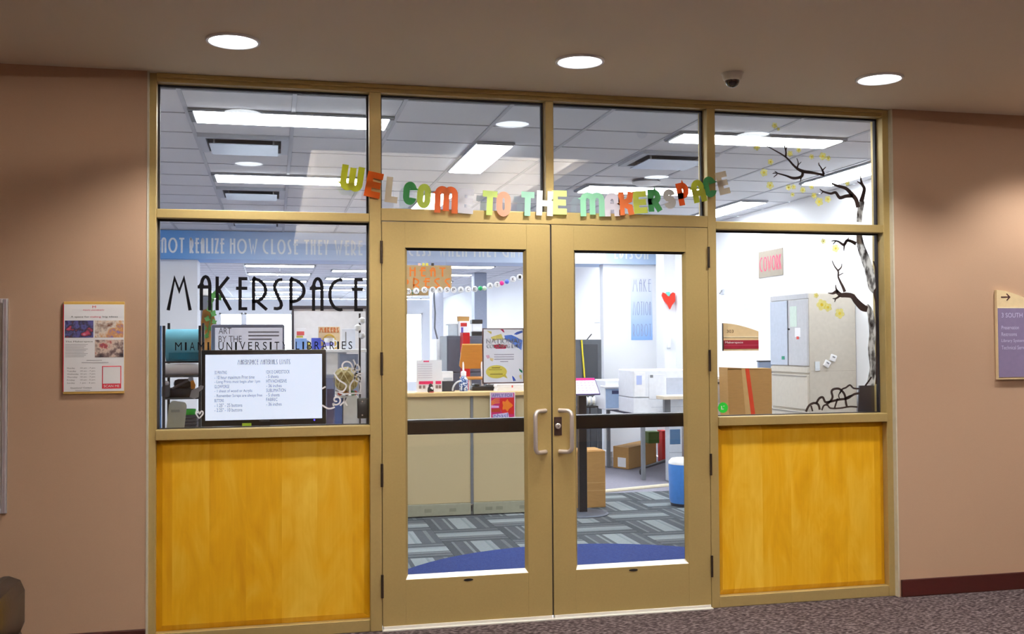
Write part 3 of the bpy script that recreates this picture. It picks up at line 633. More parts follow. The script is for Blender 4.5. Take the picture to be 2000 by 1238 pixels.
# welcome letters taped over the frame
PF = fY(-.016)
WL = [('W', 662, 713, 321, 376, -8, (204, 206, 82), 'yellow-green paper letter W that opens the welcome message'),
 ('E', 712, 748, 334, 388, -11, (246, 128, 58), 'orange paper letter E taped across the mullion beside the W'),
 ('L', 751, 780, 345, 397, -6, (222, 214, 198), 'cream paper letter L between the orange E and a green C'),
 ('C', 786, 815, 354, 401, -4, (92, 170, 112), 'dark green paper letter C beside the cream L'),
 ('O', 813, 843, 358, 408, -4, (208, 220, 124), 'pale lime paper letter O between green C and orange M'),
 ('M', 848, 895, 363, 417, -2, (248, 140, 88), 'orange paper letter M in the word WELCOME'),
 ('E', 894, 926, 368, 418, -3, (226, 226, 232), 'white paper letter E that ends the word WELCOME'),
 ('T', 941, 972, 372, 421, -3, (216, 230, 150), 'pale lime paper letter T of the word TO'),
 ('O', 969, 998, 374, 423, -1, (248, 186, 162), 'peach pink paper letter O of the word TO'),
 ('T', 1017, 1044, 374, 422, -2, (178, 218, 200), 'mint paper letter T of the word THE'),
 ('H', 1047, 1081, 372, 422, -2, (234, 232, 240), 'white paper letter H of the word THE'),
 ('E', 1078, 1107, 372, 419, 0, (220, 238, 160), 'pale lime paper letter E of the word THE'),
 ('M', 1133, 1181, 375, 423, 1, (164, 216, 188), 'mint paper letter M that opens the word MAKERSPACE'),
 ('A', 1180, 1211, 376, 423, 2, (226, 222, 230), 'white paper letter A between mint M and orange K'),
 ('K', 1207, 1238, 374, 421, 3, (248, 142, 86), 'orange paper letter K in MAKERSPACE'),
 ('E', 1235, 1265, 372, 418, 5, (214, 220, 112), 'yellow-green paper letter E beside the orange K'),
 ('R', 1264, 1292, 369, 414, 4, (92, 170, 112), 'dark green paper letter R in MAKERSPACE'),
 ('S', 1294, 1321, 368, 409, 8, (214, 212, 208), 'pale grey paper letter S after the green R'),
 ('P', 1321, 1348, 355, 402, 12, (248, 122, 66), 'orange paper letter P in MAKERSPACE'),
 ('A', 1349, 1379, 349, 397, 13, (206, 212, 92), 'yellow-green paper letter A beside the orange P'),
 ('C', 1372, 1400, 343, 387, 10, (92, 170, 112), 'dark green paper letter C taped over the right mullion'),
 ('E', 1399, 1424, 334, 381, 14, (214, 206, 192), 'cream paper letter E that ends the message by the tree decal')]
for ch, a, b_, y0, y1, r, rgb, lb in WL:
    p0 = at(a, (y0+y1)/2, -.016); p1 = at(b_, (y0+y1)/2, -.016); z0 = at((a+b_)/2, y1, -.016).z; z1 = at((a+b_)/2, y0, -.016).z
    ra = math.radians(r); W_, H_ = p1.x-p0.x, z1-z0
    # shrink so the rotated box keeps its footprint
    den = math.cos(2*ra) if abs(r) < 40 else 1; w2 = (W_*math.cos(ra)-H_*abs(math.sin(ra)))/den; h2 = (H_*math.cos(ra)-W_*abs(math.sin(ra)))/den
    w2 = max(w2, .86*W_); h2 = max(h2, .88*H_)
    cx, cz = (p0.x+p1.x)/2, (z0+z1)/2
    m = strokes(MB(), ch, BOLD, cx-w2/2, cx+w2/2, cz-h2/2, cz+h2/2, .033 if ch not in 'WM' else .0325, PF, .0015, ra)
    o = m.build('paper_letter', papermat(tuple(min(255, int(v*1.06+10)) for v in rgb))); tag(o, lb, 'letter', 'paper letters of the welcome message')
# ================================================================== TREE DECAL (inside face of the right window)
DY = GY-.0035; DF = fY(DY)
TREE = mat('dark_brown_vinyl', (44, 28, 26), .6)
t = thing('tree_decal', (gp(1690, 806)[0], DY, gp(1690, 806)[1]), 'birch tree decal with dark branches and looping roots on the window glass', 'decal')
def dec(name, pts, ws, m, d=.0006):
    P2 = [gp(*p) for p in pts]; k = at(1600, 600, DY); sc = (at(1601, 600, DY).x-k.x)
    ws = [w*sc for w in ws] if isinstance(ws, (list, tuple)) else [ws*sc]*len(pts)
    # smooth by Catmull-Rom
    Q, R_ = [], []
    for i in range(len(P2)-1):
        p = [Vector(P2[max(i-1, 0)]), Vector(P2[i]), Vector(P2[i+1]), Vector(P2[min(i+2, len(P2)-1)])]
        for s in range(4):
            u = s/4; Q.append(tuple(.5*((2*p[1])+(p[2]-p[0])*u+(2*p[0]-5*p[1]+4*p[2]-p[3])*u*u+(-p[0]+3*p[1]-3*p[2]+p[3])*u**3))); R_.append(ws[i]*(1-u)+ws[i+1]*u)
    Q.append(P2[-1]); R_.append(ws[-1])
    return MB().ribbon(Q, R_, *DF, d).build(name, m, t)
dec('trunk', [(1678, 434), (1679, 420), (1681, 405), (1684, 392)], [11, 11, 12, 10], BARK)
dec('trunk', [(1678, 459), (1681, 480), (1690, 505), (1698, 530), (1703, 560), (1708, 572)], [11, 15, 18, 18, 15, 5], BARK)
dec('trunk', [(1692, 596), (1700, 612), (1704, 650), (1702, 680), (1705, 720), (1700, 752)], [8, 13, 13, 14, 13, 17], BARK)
for pts, ws in (
 ([(1497, 285), (1512, 293), (1535, 307), (1552, 325), (1566, 334), (1585, 337), (1600, 340), (1610, 342)], [1, 2, 3, 4, 6, 5, 4, 5]),
 ([(1534, 307), (1535, 297), (1532, 284)], [4, 3, 2]), ([(1535, 294), (1537, 284)], [2, 1]),
 ([(1557, 328), (1559, 318), (1556, 309)], [3, 2, 1]), ([(1559, 322), (1565, 316)], [2, 1]),
 ([(1568, 336), (1565, 345), (1550, 348), (1535, 343), (1516, 338), (1509, 339)], [5, 5, 5, 3, 2, 1]), ([(1520, 339), (1513, 334)], [2, 1]), ([(1518, 340), (1511, 346)], [2, 1]), ([(1565, 345), (1563, 355)], [3, 1]),
 ([(1609, 340), (1605, 330), (1598, 319)], [5, 3, 1]), ([(1606, 333), (1613, 326)], [3, 1]), ([(1600, 324), (1599, 317)], [2, 1]),
 ([(1676, 405), (1672, 390), (1664, 380), (1652, 368), (1636, 363), (1624, 358)], [8, 8, 8, 6, 5, 3]),
 ([(1666, 382), (1652, 383), (1640, 386), (1632, 376), (1622, 378), (1608, 374), (1601, 369)], [7, 6, 6, 5, 4, 3, 1]), ([(1608, 374), (1603, 379)], [2, 1]),
 ([(1682, 394), (1686, 380), (1688, 368), (1683, 358), (1680, 342)], [9, 7, 6, 5, 1]), ([(1683, 360), (1674, 354)], [4, 1]),
 ([(1672, 476), (1662, 471), (1654, 470), (1648, 478), (1638, 472), (1630, 470), (1624, 471)], [7, 5, 5, 5, 3, 2, 1]), ([(1649, 477), (1648, 490)], [4, 1]), ([(1632, 471), (1627, 477)], [2, 1]), ([(1654, 470), (1658, 464)], [3, 1]),
 ([(1650, 570), (1646, 560), (1641, 550), (1637, 540), (1637, 530), (1630, 520), (1625, 509)], [6, 5, 4, 3, 3, 2, 1]), ([(1637, 528), (1643, 522), (1644, 515)], [3, 2, 1]), ([(1638, 538), (1647, 533)], [2, 1]),
 ([(1694, 604), (1684, 600), (1672, 588), (1664, 578), (1652, 576), (1642, 576), (1634, 570), (1626, 573), (1617, 572)], [10, 13, 11, 9, 9, 8, 7, 4, 1]), ([(1637, 571), (1633, 564), (1632, 556)], [6, 3, 1]), ([(1640, 578), (1632, 583), (1626, 583)], [4, 3, 1]), ([(1632, 583), (1630, 590)], [3, 1]),
 ([(1706, 510), (1711, 530), (1712, 560), (1708, 572), (1712, 600), (1712, 650), (1712, 700), (1712, 750)], [2, 3, 3, 5, 3, 3, 3, 4])):
    dec('branch', pts, [w*1.0 for w in ws], TREE, .0008)
for pts, w in (([(1574, 804), (1580, 792), (1590, 787), (1598, 790), (1601, 800)], 4), ([(1584, 792), (1587, 803)], 3), ([(1594, 788), (1600, 778), (1607, 776), (1612, 785), (1622, 784), (1640, 780), (1655, 778), (1668, 770), (1678, 768)], 4),
 ([(1605, 801), (1609, 792), (1616, 791), (1622, 797), (1640, 797), (1660, 794), (1675, 795)], 3), ([(1614, 790), (1622, 783), (1626, 775), (1624, 765), (1628, 760), (1638, 759), (1645, 764), (1650, 772), (1652, 786), (1654, 794)], 4),
 ([(1640, 768), (1645, 760), (1652, 757), (1660, 752), (1667, 758), (1678, 759)], 3), ([(1636, 778), (1632, 790), (1630, 797)], 3), ([(1650, 778), (1658, 774), (1664, 772)], 3), ([(1640, 780), (1638, 772), (1642, 764)], 2), ([(1690, 753), (1696, 745), (1702, 736)], 3)):
    dec('root', pts, w, TREE, .0009)
FLW = filmmat('pale_yellow_vinyl', (248, 242, 150), .16)
FLW2 = filmmat('deep_yellow_vinyl', (244, 226, 90), .35)
rnd = random.Random(3)
for fx, fy, r in ((1478, 287, 8), (1543, 300, 7), (1560, 293, 6), (1585, 306, 6), (1607, 305, 9), (1618, 309, 6), (1505, 316, 7), (1492, 337, 9), (1504, 362, 9), (1540, 366, 7), (1550, 365, 6), (1568, 371, 7), (1585, 365, 6), (1590, 382, 7), (1600, 394, 10), (1617, 389, 8), (1548, 380, 5), (1655, 358, 6), (1513, 245, 7), (1520, 252, 4), (1608, 471, 6), (1632, 485, 9), (1605, 595, 13), (1617, 600, 10), (1640, 612, 12), (1594, 577, 6)):
    x, z = gp(fx, fy); rr = r*.0027; a0 = rnd.random()*2
    poly = []
    for i in range(30):
        a = i/30*2*PI; poly.append((rr*(.72+.28*abs(math.cos(2.5*a+a0)))*math.cos(a), rr*(.72+.28*abs(math.cos(2.5*a+a0)))*math.sin(a)))
    fo = MB().prism(poly, (x, DY, z), (1, 0, 0), (0, 0, 1), (0, -1, 0), .0003).build('flower', FLW, t)
    MB().prism([(rr*.28*math.cos(i*PI/5), rr*.28*math.sin(i*PI/5)) for i in range(10)], (x, DY-.0004, z), (1, 0, 0), (0, 0, 1), (0, -1, 0), .0003).build('flower_centre', FLW2, fo)
# white swirl decal and heart on the left window
t = thing('swirl_decal', (gp(680, 832)[0], DY, gp(680, 832)[1]), 'white swirling vinyl decal on the glass beside the screen', 'decal')
SW = mat('frosted_vinyl', (224, 224, 230), .7)
def spiral(cx, cy, r0, r1, a0, turns, n=14): return [(cx+(r0+(r1-r0)*i/n)*math.cos(a0+turns*2*PI*i/n), cy+(r0+(r1-r0)*i/n)*math.sin(a0+turns*2*PI*i/n)) for i in range(n+1)]
for pts in (spiral(676, 716, 3, 13, 0, 1.1)+[(694, 735), (684, 752), (684, 768)], spiral(701, 738, 2, 10, 3, 1.2)+[(704, 752), (703, 766)], [(652, 728), (662, 742), (676, 752), (670, 764), (655, 762)], spiral(657, 781, 2, 10, 1, 1.2)+[(652, 793)], [(690, 702), (694, 712), (693, 726), (700, 730), (710, 728)], [(655, 762), (670, 769), (690, 768), (706, 768)], [(676, 776), (674, 784), (678, 792)], [(664, 792), (672, 784), (676, 776)], [(629, 759), (636, 755)], [(629, 791), (642, 798), (654, 795)], [(690, 722), (698, 712), (702, 722), (690, 722)]):
    dec('swirl', pts, 2.4, SW)
t = thing('heart_decal', (gp(390, 818)[0], DY, gp(390, 818)[1]), 'small white heart outline decal on the glass beside the monitor', 'decal')
dec('heart_outline', [(389, 817), (383, 808), (384, 803), (388, 804), (390, 808), (393, 803), (396, 804), (396, 809), (389, 817)], 2.0, SW)
# ================================================================== SIGNS ON CORRIDOR WALL
WF = fY(WY)
def wp(px, py, Y=WY): p = at(px, py, Y); return p.x, p.z
# poster holder, left
x0, x1, z0, z1 = pr(123.5, 589, 243, 769, WY-.012)
t = thing('wall_poster', ((x0+x1)/2, WY, z0), 'white information poster with three photos in a yellow-edged holder on the wall', 'poster')
hold = B(x0, x1, WY-.012, WY, z0, z1, .002).build('holder', mat('mustard_holder', (206, 168, 88), .5), t)
e = (z1-z0)*.027; B(x0+.003, x1-.001, WY-.0135, WY-.0118, z0+e, z1-e*1.1).build('sheet', PAPER, t)
B(x0-.001, x0+.003, WY-.0136, WY-.002, z0+e, z1-e*1.1).build('red_edge', colr((200, 40, 60)), t)
PFm = fY(WY-.0136); w_, h_ = x1-x0, z1-z0
def pp(u0, v0, u1, v1): return x0+w_*u0, x0+w_*u1, z1-h_*v1, z1-h_*v0
INK = colr((70, 70, 78), .8); PINKI = colr((222, 90, 120), .8); REDI = colr((214, 44, 66), .7)
PH = [noise_mat('photo_workshop', 26, [(.3, (40, 36, 70)), (.45, (86, 88, 150)), (.55, (52, 48, 62)), (.66, (190, 70, 100)), (.8, (200, 170, 190))]),
      noise_mat('photo_maker', 22, [(.3, (120, 70, 50)), (.45, (224, 214, 204)), (.55, (206, 150, 90)), (.66, (120, 110, 180)), (.8, (240, 236, 226))]),
      noise_mat('photo_table', 24, [(.3, (44, 40, 48)), (.45, (120, 100, 100)), (.55, (214, 196, 184)), (.66, (170, 70, 70)), (.8, (90, 110, 150))])]
for (u0, v0, u1, v1), m in zip(((.025, .205, .49, .39), (.515, .205, .985, .39), (.515, .415, .985, .605)), PH):
    a, b_, c_, d_ = pp(u0, v0, u1, v1); B(a, b_, WY-.0142, WY-.0134, c_, d_).build('photo', m, t)
def ptxt(s, u0, v0, u1, v1, m, par, nm='print_line'): a, b_, c_, d_ = pp(u0, v0, u1, v1); return MB().text(s, a, b_, c_, d_, *PFm, .0004).build(nm, m, par)
ptxt('M', .47, .045, .53, .07, REDI, t, 'emblem'); ptxt('MIAMI UNIVERSITY', .32, .085, .67, .1, PINKI, t)
ptxt('A space for', .12, .155, .42, .18, INK, t); ptxt('making', .44, .155, .61, .18, PINKI, t); ptxt('big ideas', .64, .155, .89, .178, INK, t)
ptxt('The Makerspace', .035, .425, .48, .445, colr((40, 40, 46)), t)
def pbar(u0, v0, u1, v1): a, b_, c_, d_ = pp(u0, v0, u1, v1); B(a, b_, WY-.0141, WY-.0136, c_, d_).build('print_line', colr((176, 174, 182)), t)
for i in range(9): pbar(.035, .462+.0165*i, .4-(i % 3)*.03, .467+.0165*i)
pbar(.38, .634, .63, .641); pbar(.3, .658, .74, .665); pbar(.2, .958, .44, .964)
for i, dd in enumerate(('Monday', 'Tuesday', 'Wednesday', 'Thursday', 'Friday', 'Sunday')):
    v = .713+.032*i; ptxt(dd, .065, v, .065+.021*len(dd), v+.018, colr((96, 94, 104)), t); ptxt(('10 am - 7 pm', '10 am - 5 pm', '1 pm - 6 pm')[0 if i < 4 else i-3], .28, v, .52, v+.017, colr((110, 108, 118)), t)
ptxt('Questions? Contact', .12, .925, .47, .943, colr((80, 78, 88)), t)
a, b_, c_, d_ = pp(.635, .70, .95, .945)
q = B(a, b_, WY-.0142, WY-.0134, c_, d_).build('scan_frame', REDI, t); B(a+.004, b_-.004, WY-.0146, WY-.014, c_+.024, d_-.004).build('scan_blank', PAPER, q)
MB().text('SCAN ME', a+.008, b_-.008, c_+.006, c_+.018, *fY(WY-.0142), .0004).build('caption', PAPER, q)
# directory sign, right (runs out of frame)
sx0 = wp(1948, 640, WY-.02)[0]; sz0 = wp(1948, 741, WY-.02)[1]; sz1 = wp(1948, 566, WY-.02)[1]; sw = .42
t = thing('directory_sign', (sx0+sw/2, WY, sz0), 'tan curved-top directory sign with purple panel listing departments on the wall', 'sign')
SF = fY(WY-.02); zpan1 = wp(1955, 602, WY-.02)[1]
top = [(sx0, sz0), (sx0+sw, sz0), (sx0+sw, sz1-.16)]+[(sx0+sw*(1-i/12), sz1-.16*(1-i/12)**1.6) for i in range(1, 13)]
TANS = mat('tan_sign', (222, 200, 158), .5)
MB().prism(top, (0, WY, 0), (1, 0, 0), (0, 0, 1), (0, -1, 0), .02).build('back_plate', TANS, t)
B(sx0+.004, sx0+sw-.004, WY-.023, WY-.019, sz0+.013, zpan1).build('purple_panel', mat('purple_panel', (128, 116, 152), .6), t)
B(sx0+.002, sx0+sw-.002, WY-.0225, WY-.019, zpan1+.001, zpan1+.006).build('pale_rule', mat('pale_tan', (236, 226, 196), .5), t)
LILA = colr((196, 192, 226), .6)
def stxt(s, px0, py0, px1, py1, m=LILA):
    a, zt = wp(px0, py0, WY-.023); b_, zb_ = wp(px1, py1, WY-.023); MB().text(s, a, b_, zb_, zt, *fY(WY-.023), .0006).build('lettering', m, t)
stxt('3 SOUTH', 1956, 611, 1997, 620)
stxt('Preservation', 1956, 636, 1990, 643); stxt('Restrooms', 1956, 649, 1986, 656); stxt('Library Systems', 1956, 662, 2003, 669.5); stxt('Technical Services', 1956, 675, 2011, 682)
ar = MB(); aO = fY(WY-.0205); ax0, az = wp(1955, 580, WY-.02); ax1 = wp(1972, 580, WY-.02)[0]
ar.ribbon([(ax0, az), (ax1, az)], .007, *aO, .0006); ar.ribbon([(ax1-.022, az+.02), (ax1, az), (ax1-.022, az-.02)], .007, *aO, .0007); ar.build('arrow', colr((70, 34, 40)), t)
# whiteboard whose edge enters at far left
bx1 = wp(13, 800, WY-.02)[0]; bz0 = wp(8, 1003, WY-.02)[1]; bz1 = wp(8, 583, WY-.02)[1]
t = thing('whiteboard', (bx1-.6, WY, bz0), 'white whiteboard with thin aluminium frame hung on the corridor wall', 'whiteboard')
B(bx1-1.2, bx1, WY-.012, WY, bz0, bz1).build('board', mat('board_white', (225, 224, 228), .3), t)
for a in ((bx1-.022, bx1, bz0, bz1), (bx1-1.2, bx1-1.178, bz0, bz1), (bx1-1.178, bx1-.022, bz0, bz0+.022), (bx1-1.178, bx1-.022, bz1-.022, bz1)):
    B(a[0], a[1], WY-.022, WY-.0005, a[2], a[3], .003).build('frame_bar', mat('alu_frame', (206, 204, 212), .35, .5), t)
B(bx1-.0105, bx1-.0095, WY-.0225, WY-.0215, bz0, bz1).build('frame_groove', mat('frame_groove', (150, 96, 120), .5), t)
# lounge chair whose corner enters at lower left
t = thing('lounge_chair', (-2.72, -1.15, 0), 'dark brown leather lounge chair with rounded arm at the corridor wall', 'chair')
LEA = mat('dark_leather', (22, 15, 15), .3, 0, .1, 40, .2)
zt_ = at(20, 1124, -.8).z; xr = at(54, 1180, -.76).x
def arm(xc, nm):
    B(xc-.14, xc, -1.5, -.75, .30, zt_, .06).build(nm, LEA, t, True); B(xc-.13, xc-.005, -1.47, -.78, .1, .33, .03).build('arm_base', LEA, t, True)
arm(xr, 'arm'); arm(xr-.66, 'arm')
B(xr-.68, xr-.12, -1.5, -.82, .14, .40, .05).build('seat', LEA, t, True); B(xr-.68, xr-.12, -.92, -.74, .2, .66, .07).build('backrest', LEA, t, True)
for lx in (xr-.74, xr-.06):
    for ly in (-1.44, -.82): MB().lathe([(.02, 0), (.028, .11)], (lx, ly, 0), 12).build('leg', mat('dark_wood', (50, 28, 18), .4), t)
# 303 sign on the window glass
sxa, sxb, sza, szb = pr(1412, 631, 1481, 685, GY-.012)
t = thing('room_sign', ((sxa+sxb)/2, GY-.003, sza), 'tan curved-top room sign 303 with maroon Makerspace panel on the glass', 'sign')
hh = szb-sza; ww = sxb-sxa
top = [(sxa, sza), (sxb, sza), (sxb, szb-hh*.3)]+[(sxb-ww*i/12, szb-hh*.3*(1-i/12)**1.7) for i in range(1, 13)]
MB().prism(top, (0, GY-.0035, 0), (1, 0, 0), (0, 0, 1), (0, -1, 0), .012).build('back_plate', TANS, t)
B(sxa-.0015, sxa+.001, GY-.016, GY-.0035, sza, szb).build('edge_strip', colr((60, 52, 50)), t)
B(sxa+.003, sxb-.001, GY-.0175, GY-.0155, sza+hh*.075, sza+hh*.385).build('maroon_panel', mat('maroon_panel', (150, 26, 54), .5), t)
B(sxa+.002, sxb, GY-.017, GY-.0155, sza+hh*.48, sza+hh*.52).build('pale_rule', MATS['pale_tan'], t)
B(sxa+.004, sxb-.002, GY-.0182, GY-.0174, sza+hh*.2, sza+hh*.21).build('panel_line', colr((214, 110, 140)), t)
MB().text('303', sxa+ww*.1, sxa+ww*.29, sza+hh*.65, sza+hh*.76, *fY(GY-.0156), .0006).build('number', colr((92, 60, 36)), t)
MB().text('Makerspace', sxa+ww*.05, sxa+ww*.55, sza+hh*.25, sza+hh*.345, *fY(GY-.0176), .0006).build('lettering', PAPER, t)
# green round sticker and black reader on the glass
gx, gz = gp(1412, 796); t = thing('round_sticker', (gx, GY, gz-.03), 'bright green round sticker with white mark on the glass', 'sticker')
MB().lathe([(.03, -.001), (.03, 0)], (gx, GY-.0035, gz), 28, 'y').build('disc', mat('bright_green', (30, 205, 60), .5), t)
m = MB(); m.ribbon([(gx-.009, gz+.010), (gx-.009, gz-.008), (gx+.004, gz-.008)], .005, *GF, .0018); m.ribbon([(gx+.002, gz+.008), (gx+.009, gz+.010)], .004, *GF, .0018); m.build('white_mark', PAPER, t)
a, b_, c_, d_ = pr(697.5, 777, 720, 817, GY-.01)
t = thing('card_reader', ((a+b_)/2, GY-.003, c_), 'black rounded access reader box fixed to the glass at the mullion', 'reader')
B(a, b_, GY-.022, GY-.0032, c_, d_, .006).build('case', BLACK, t, True)
for zz in (c_+.018, d_-.018): MB().lathe([(.0035, -.0245), (.0045, -.0215)], ((a+b_)/2-.004, GY, zz), 12, 'y').build('screw', STEEL, t)
# posters: national coloring day on the left door glass
a, b_, c_, d_ = pr(942, 641, 1024, 749, .03)
t = thing('window_poster', ((a+b_)/2, .029, c_), 'white national coloring day poster with crayons taped inside the door glass', 'poster')
YP = .0305; MB().box(a, a+.007, YP-.0012, YP+.0015, c_, d_).box(b_-.007, b_, YP-.0012, YP+.0015, c_, d_).box(a+.007, b_-.007, YP-.0012, YP+.0015, c_, c_+.007).box(a+.007, b_-.007, YP-.0012, YP+.0015, d_-.005, d_).build('border', mat('mauve_backing', (150, 120, 124), .7), t)
ww, hh = b_-a, d_-c_; MB().quad((a+.007, YP-.001, c_+.007), (b_-.007, YP-.001, c_+.007), (b_-.007, YP-.001, d_-.005), (a+.007, YP-.001, d_-.005)).build('sheet', papermat((246, 244, 250)), t)
QF = fY(YP-.001)
def q2(u, v): return a+ww*u, d_-hh*v
def qpoly(pts, rgb, nm, dd=.0004): MB().prism([q2(*p) for p in pts], QF[0], QF[1], QF[2], QF[3], dd).build(nm, tintmat(rgb), t)
qpoly([(.2, .16), (.45, .1), (.5, .2), (.25, .22)], (240, 226, 130), 'yellow_scribble', .0002)
qpoly([(.52, .13), (.7, .12), (.96, .22), (.93, .4), (.75, .3), (.55, .2)], (110, 150, 224), 'blue_scribble', .0002)
qpoly([(.25, .31), (.4, .28), (.6, .31), (.55, .37), (.32, .37)], (222, 40, 90), 'red_scribble', .0002)
for pts, c3 in (([(.43, .02), (.5, .02), (.53, .08), (.5, .07)], (216, 30, 80)), ([(.75, .11), (.82, .07), (.95, .04), (.96, .08), (.82, .12)], (70, 110, 200)), ([(.1, .04), (.22, .06), (.22, .1), (.2, .1)], (236, 214, 110)), ([(.7, .86), (.74, .88), (.8, .95), (.73, .96)], (50, 90, 200)), ([(.87, .73), (.95, .77), (.95, .82), (.88, .77)], (20, 150, 100)), ([(.08, .49), (.16, .48), (.18, .53), (.12, .55)], (246, 180, 196)), ([(.18, .53), (.27, .55), (.24, .6), (.18, .57)], (250, 222, 150)), ([(.87, .86), (.92, .84), (.94, .92), (.9, .92)], (250, 226, 140))): qpoly(pts, c3, 'crayon')
qpoly([(.08+.25+.25*math.cos(i*PI/10), .785+.12*math.sin(i*PI/10)) for i in range(20)], (244, 228, 110), 'speech_bubble')
qpoly([(.45, .86), (.54, .83), (.6, .91)], (244, 228, 110), 'speech_tail')
def qtxt(s, u0, v0, u1, v1, m, dd=.0008): x_, zt = q2(u0, v0); x2, zb_ = q2(u1, v1); MB().text(s, x_, x2, zb_, zt, *QF, dd).build('print_line', m, t)
GRL = colr((196, 198, 210), .8)
qtxt('NATIONAL', .09, .19, .92, .275, colr((150, 156, 186))); qtxt('NATIONAL', .1, .185, .93, .27, WHITE, .0012); qtxt('COLORING DAY', .1, .29, .91, .36, colr((150, 156, 186))); qtxt('COLORING DAY', .11, .285, .92, .355, WHITE, .0012)
def qbar(u0, v0, u1, v1, m): x_, zt = q2(u0, v0); x2, zb_ = q2(u1, v1); B(x_, x2, YP-.0016, YP-.0011, zb_, zt).build('print_line', tintmat((196, 190, 200)), t)
for i in range(4): qbar(.28+.14*(i == 3), .468+.042*i, .75-.14*(i == 3), .482+.042*i, GRL)
for u0, v0, u1, v1 in ((.22, .705, .42, .722), (.15, .745, .46, .755), (.18, .82, .48, .838)): qbar(u0, v0, u1, v1, colr((190, 172, 70)))
# ================================================================== OFFICE THINGS
def root(name, r, Y, label, cat, group=None, z=None): return thing(name, ((r[0]+r[1])/2, Y, r[2] if z is None else z), label, cat, group)
# ---- display ledge behind the left window
LZ = 1.0
t = thing('display_table', (-1.5, .55, 0), 'low white table behind the left window carrying the screen', 'table')
B(-2.03, -.93, .17, .98, LZ-.03, LZ, .004).build('tabletop', WHITE, t)
for x in (-1.99, -1.15):
    for y in (.21, .92): B(x, x+.04, y, y+.04, 0, LZ-.03).build('leg', GREY, t)
# ---- monitor with the materials list
R_ = pr(393, 683, 637, 831, .19); Ym = .19
t = thing('monitor', ((R_[0]+R_[1])/2, Ym+.08, LZ), 'black monitor showing the materials limits list behind the window', 'monitor')
B(R_[0], R_[1], Ym, Ym+.045, R_[2], R_[3], .006).build('bezel', BLACK, t, True)
sc = pr(401, 692, 629, 819, Ym)
SCR = mat('screen_pale_blue', (214, 222, 242), .4, 0, .06, 7, emit=.75)
s_ = B(sc[0], sc[1], Ym-.0012, Ym+.001, sc[2], sc[3]).build('screen', SCR, t)
MF = fY(Ym-.0012); TXB = colr((124, 130, 158), .7)
def mt(s, px0, py0, px1, py1, m=TXB, deco=False):
    a = at(px0, py0, Ym); b2 = at(px1, py1, Ym)
    q = MB()
    if deco: strokeline(q, s, a.x, b2.x, b2.z, a.z, .0022, MF, DECO, .0005)
    else: q.text(s, a.x, b2.x, b2.z, a.z, *MF, .0005)
    q.build('screen_text', m, s_)
mt('MAKERSPACE MATERIALS LIMITS', 464, 702.5, 567, 711, colr((104, 110, 140), .7), True)
for i, (s, w) in enumerate((('3D PRINTING', 24), ('- 10 hour maximum Print time', 78), ('- Long Prints must begin after 1pm', 89), ('GLOWFORGE', 29), ('- 1 sheet of wood or Acrylic', 74), ('- Remember Scraps are always free', 93), ('BUTTONS', 18), ('- 1.25" - 25 buttons', 54), ('- 2.25" - 10 buttons', 54))): mt(s, 419, 724.5+9.1*i, 419+w, 730.5+9.1*i)
for i, (s, w) in enumerate((('12X12 CARDSTOCK', 46), ('- 5 sheets', 24), ('HTV/ADHESIVE', 40), ('- 36 inches', 30), ('SUBLIMATION', 38), ('- 5 sheets', 26), ('FABRIC', 22), ('- 36 inches', 30))): mt(s, 520, 723+9*i, 520+w, 729+9*i)
a = at(506, 818.5, Ym); b2 = at(527, 823, Ym); MB().text('ViewSonic', a.x, b2.x, b2.z, a.z, *fY(Ym), .0006).build('brand_mark', GREY, t)
pl = at(614, 820, Ym); MB().lathe([(.004, -.0015), (.004, .0005)], (pl.x, Ym, pl.z), 12, 'y').build('power_light', emission('blue_led', (70, 60, 255), 3.0), t)
xm = (R_[0]+R_[1])/2; B(xm-.03, xm+.03, Ym+.03, Ym+.07, LZ+.01, R_[2]+.15, .005).build('stand_neck', BLACK, t); B(xm-.14, xm+.14, Ym, Ym+.2, LZ, LZ+.012, .004).build('stand_base', BLACK, t)
a = pr(473, 826, 491, 834, .17); tag(MB().box(a[0], a[1], .165, .167, LZ-.0005, a[3]).quad((a[0], .1665, LZ+.001), (a[1], .1665, LZ+.001), (a[1], .185, LZ+.001), (a[0], .185, LZ+.001)).build('sticky_note', mat('neon_green', (206, 255, 60), .7)), 'neon yellow-green sticky note under the monitor', 'note')
# ---- art by the ... display behind
R_ = pr(412, 633, 556, 760, .62)
t = thing('poster_display', ((R_[0]+R_[1])/2, .64, LZ), 'grey rounded display frame with an art notice behind the monitor', 'display')
B(R_[0], R_[1], .62, .65, R_[2], R_[3], .012).build('frame', mat('lilac_grey', (128, 134, 160), .5), t, True)
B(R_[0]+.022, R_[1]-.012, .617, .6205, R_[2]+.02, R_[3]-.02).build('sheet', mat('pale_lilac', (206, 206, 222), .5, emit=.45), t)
for s, a0, b0, c0, d0 in (('ART', 427, 640, 452, 652), ('BY THE', 427, 656, 472, 668), ('YARD', 427, 671, 462, 683)):
    a = at(a0, b0, .616); b2 = at(c0, d0, .616); MB().text(s, a.x, b2.x, b2.z, a.z, *fY(.6165), .0006).build('print_line', colr((112, 112, 130)), t) if s != 'YARD' else None
for i in range(3): a = pr(485, 647+7*i, 545-14*(i == 2), 650+7*i, .616); B(a[0], a[1], .6162, .617, a[2], a[3]).build('print_line', colr((166, 168, 190)), t)
B((R_[0]+R_[1])/2-.08, (R_[0]+R_[1])/2+.08, .6, .7, LZ, R_[2]+.01, .004).build('foot', GREY, t)
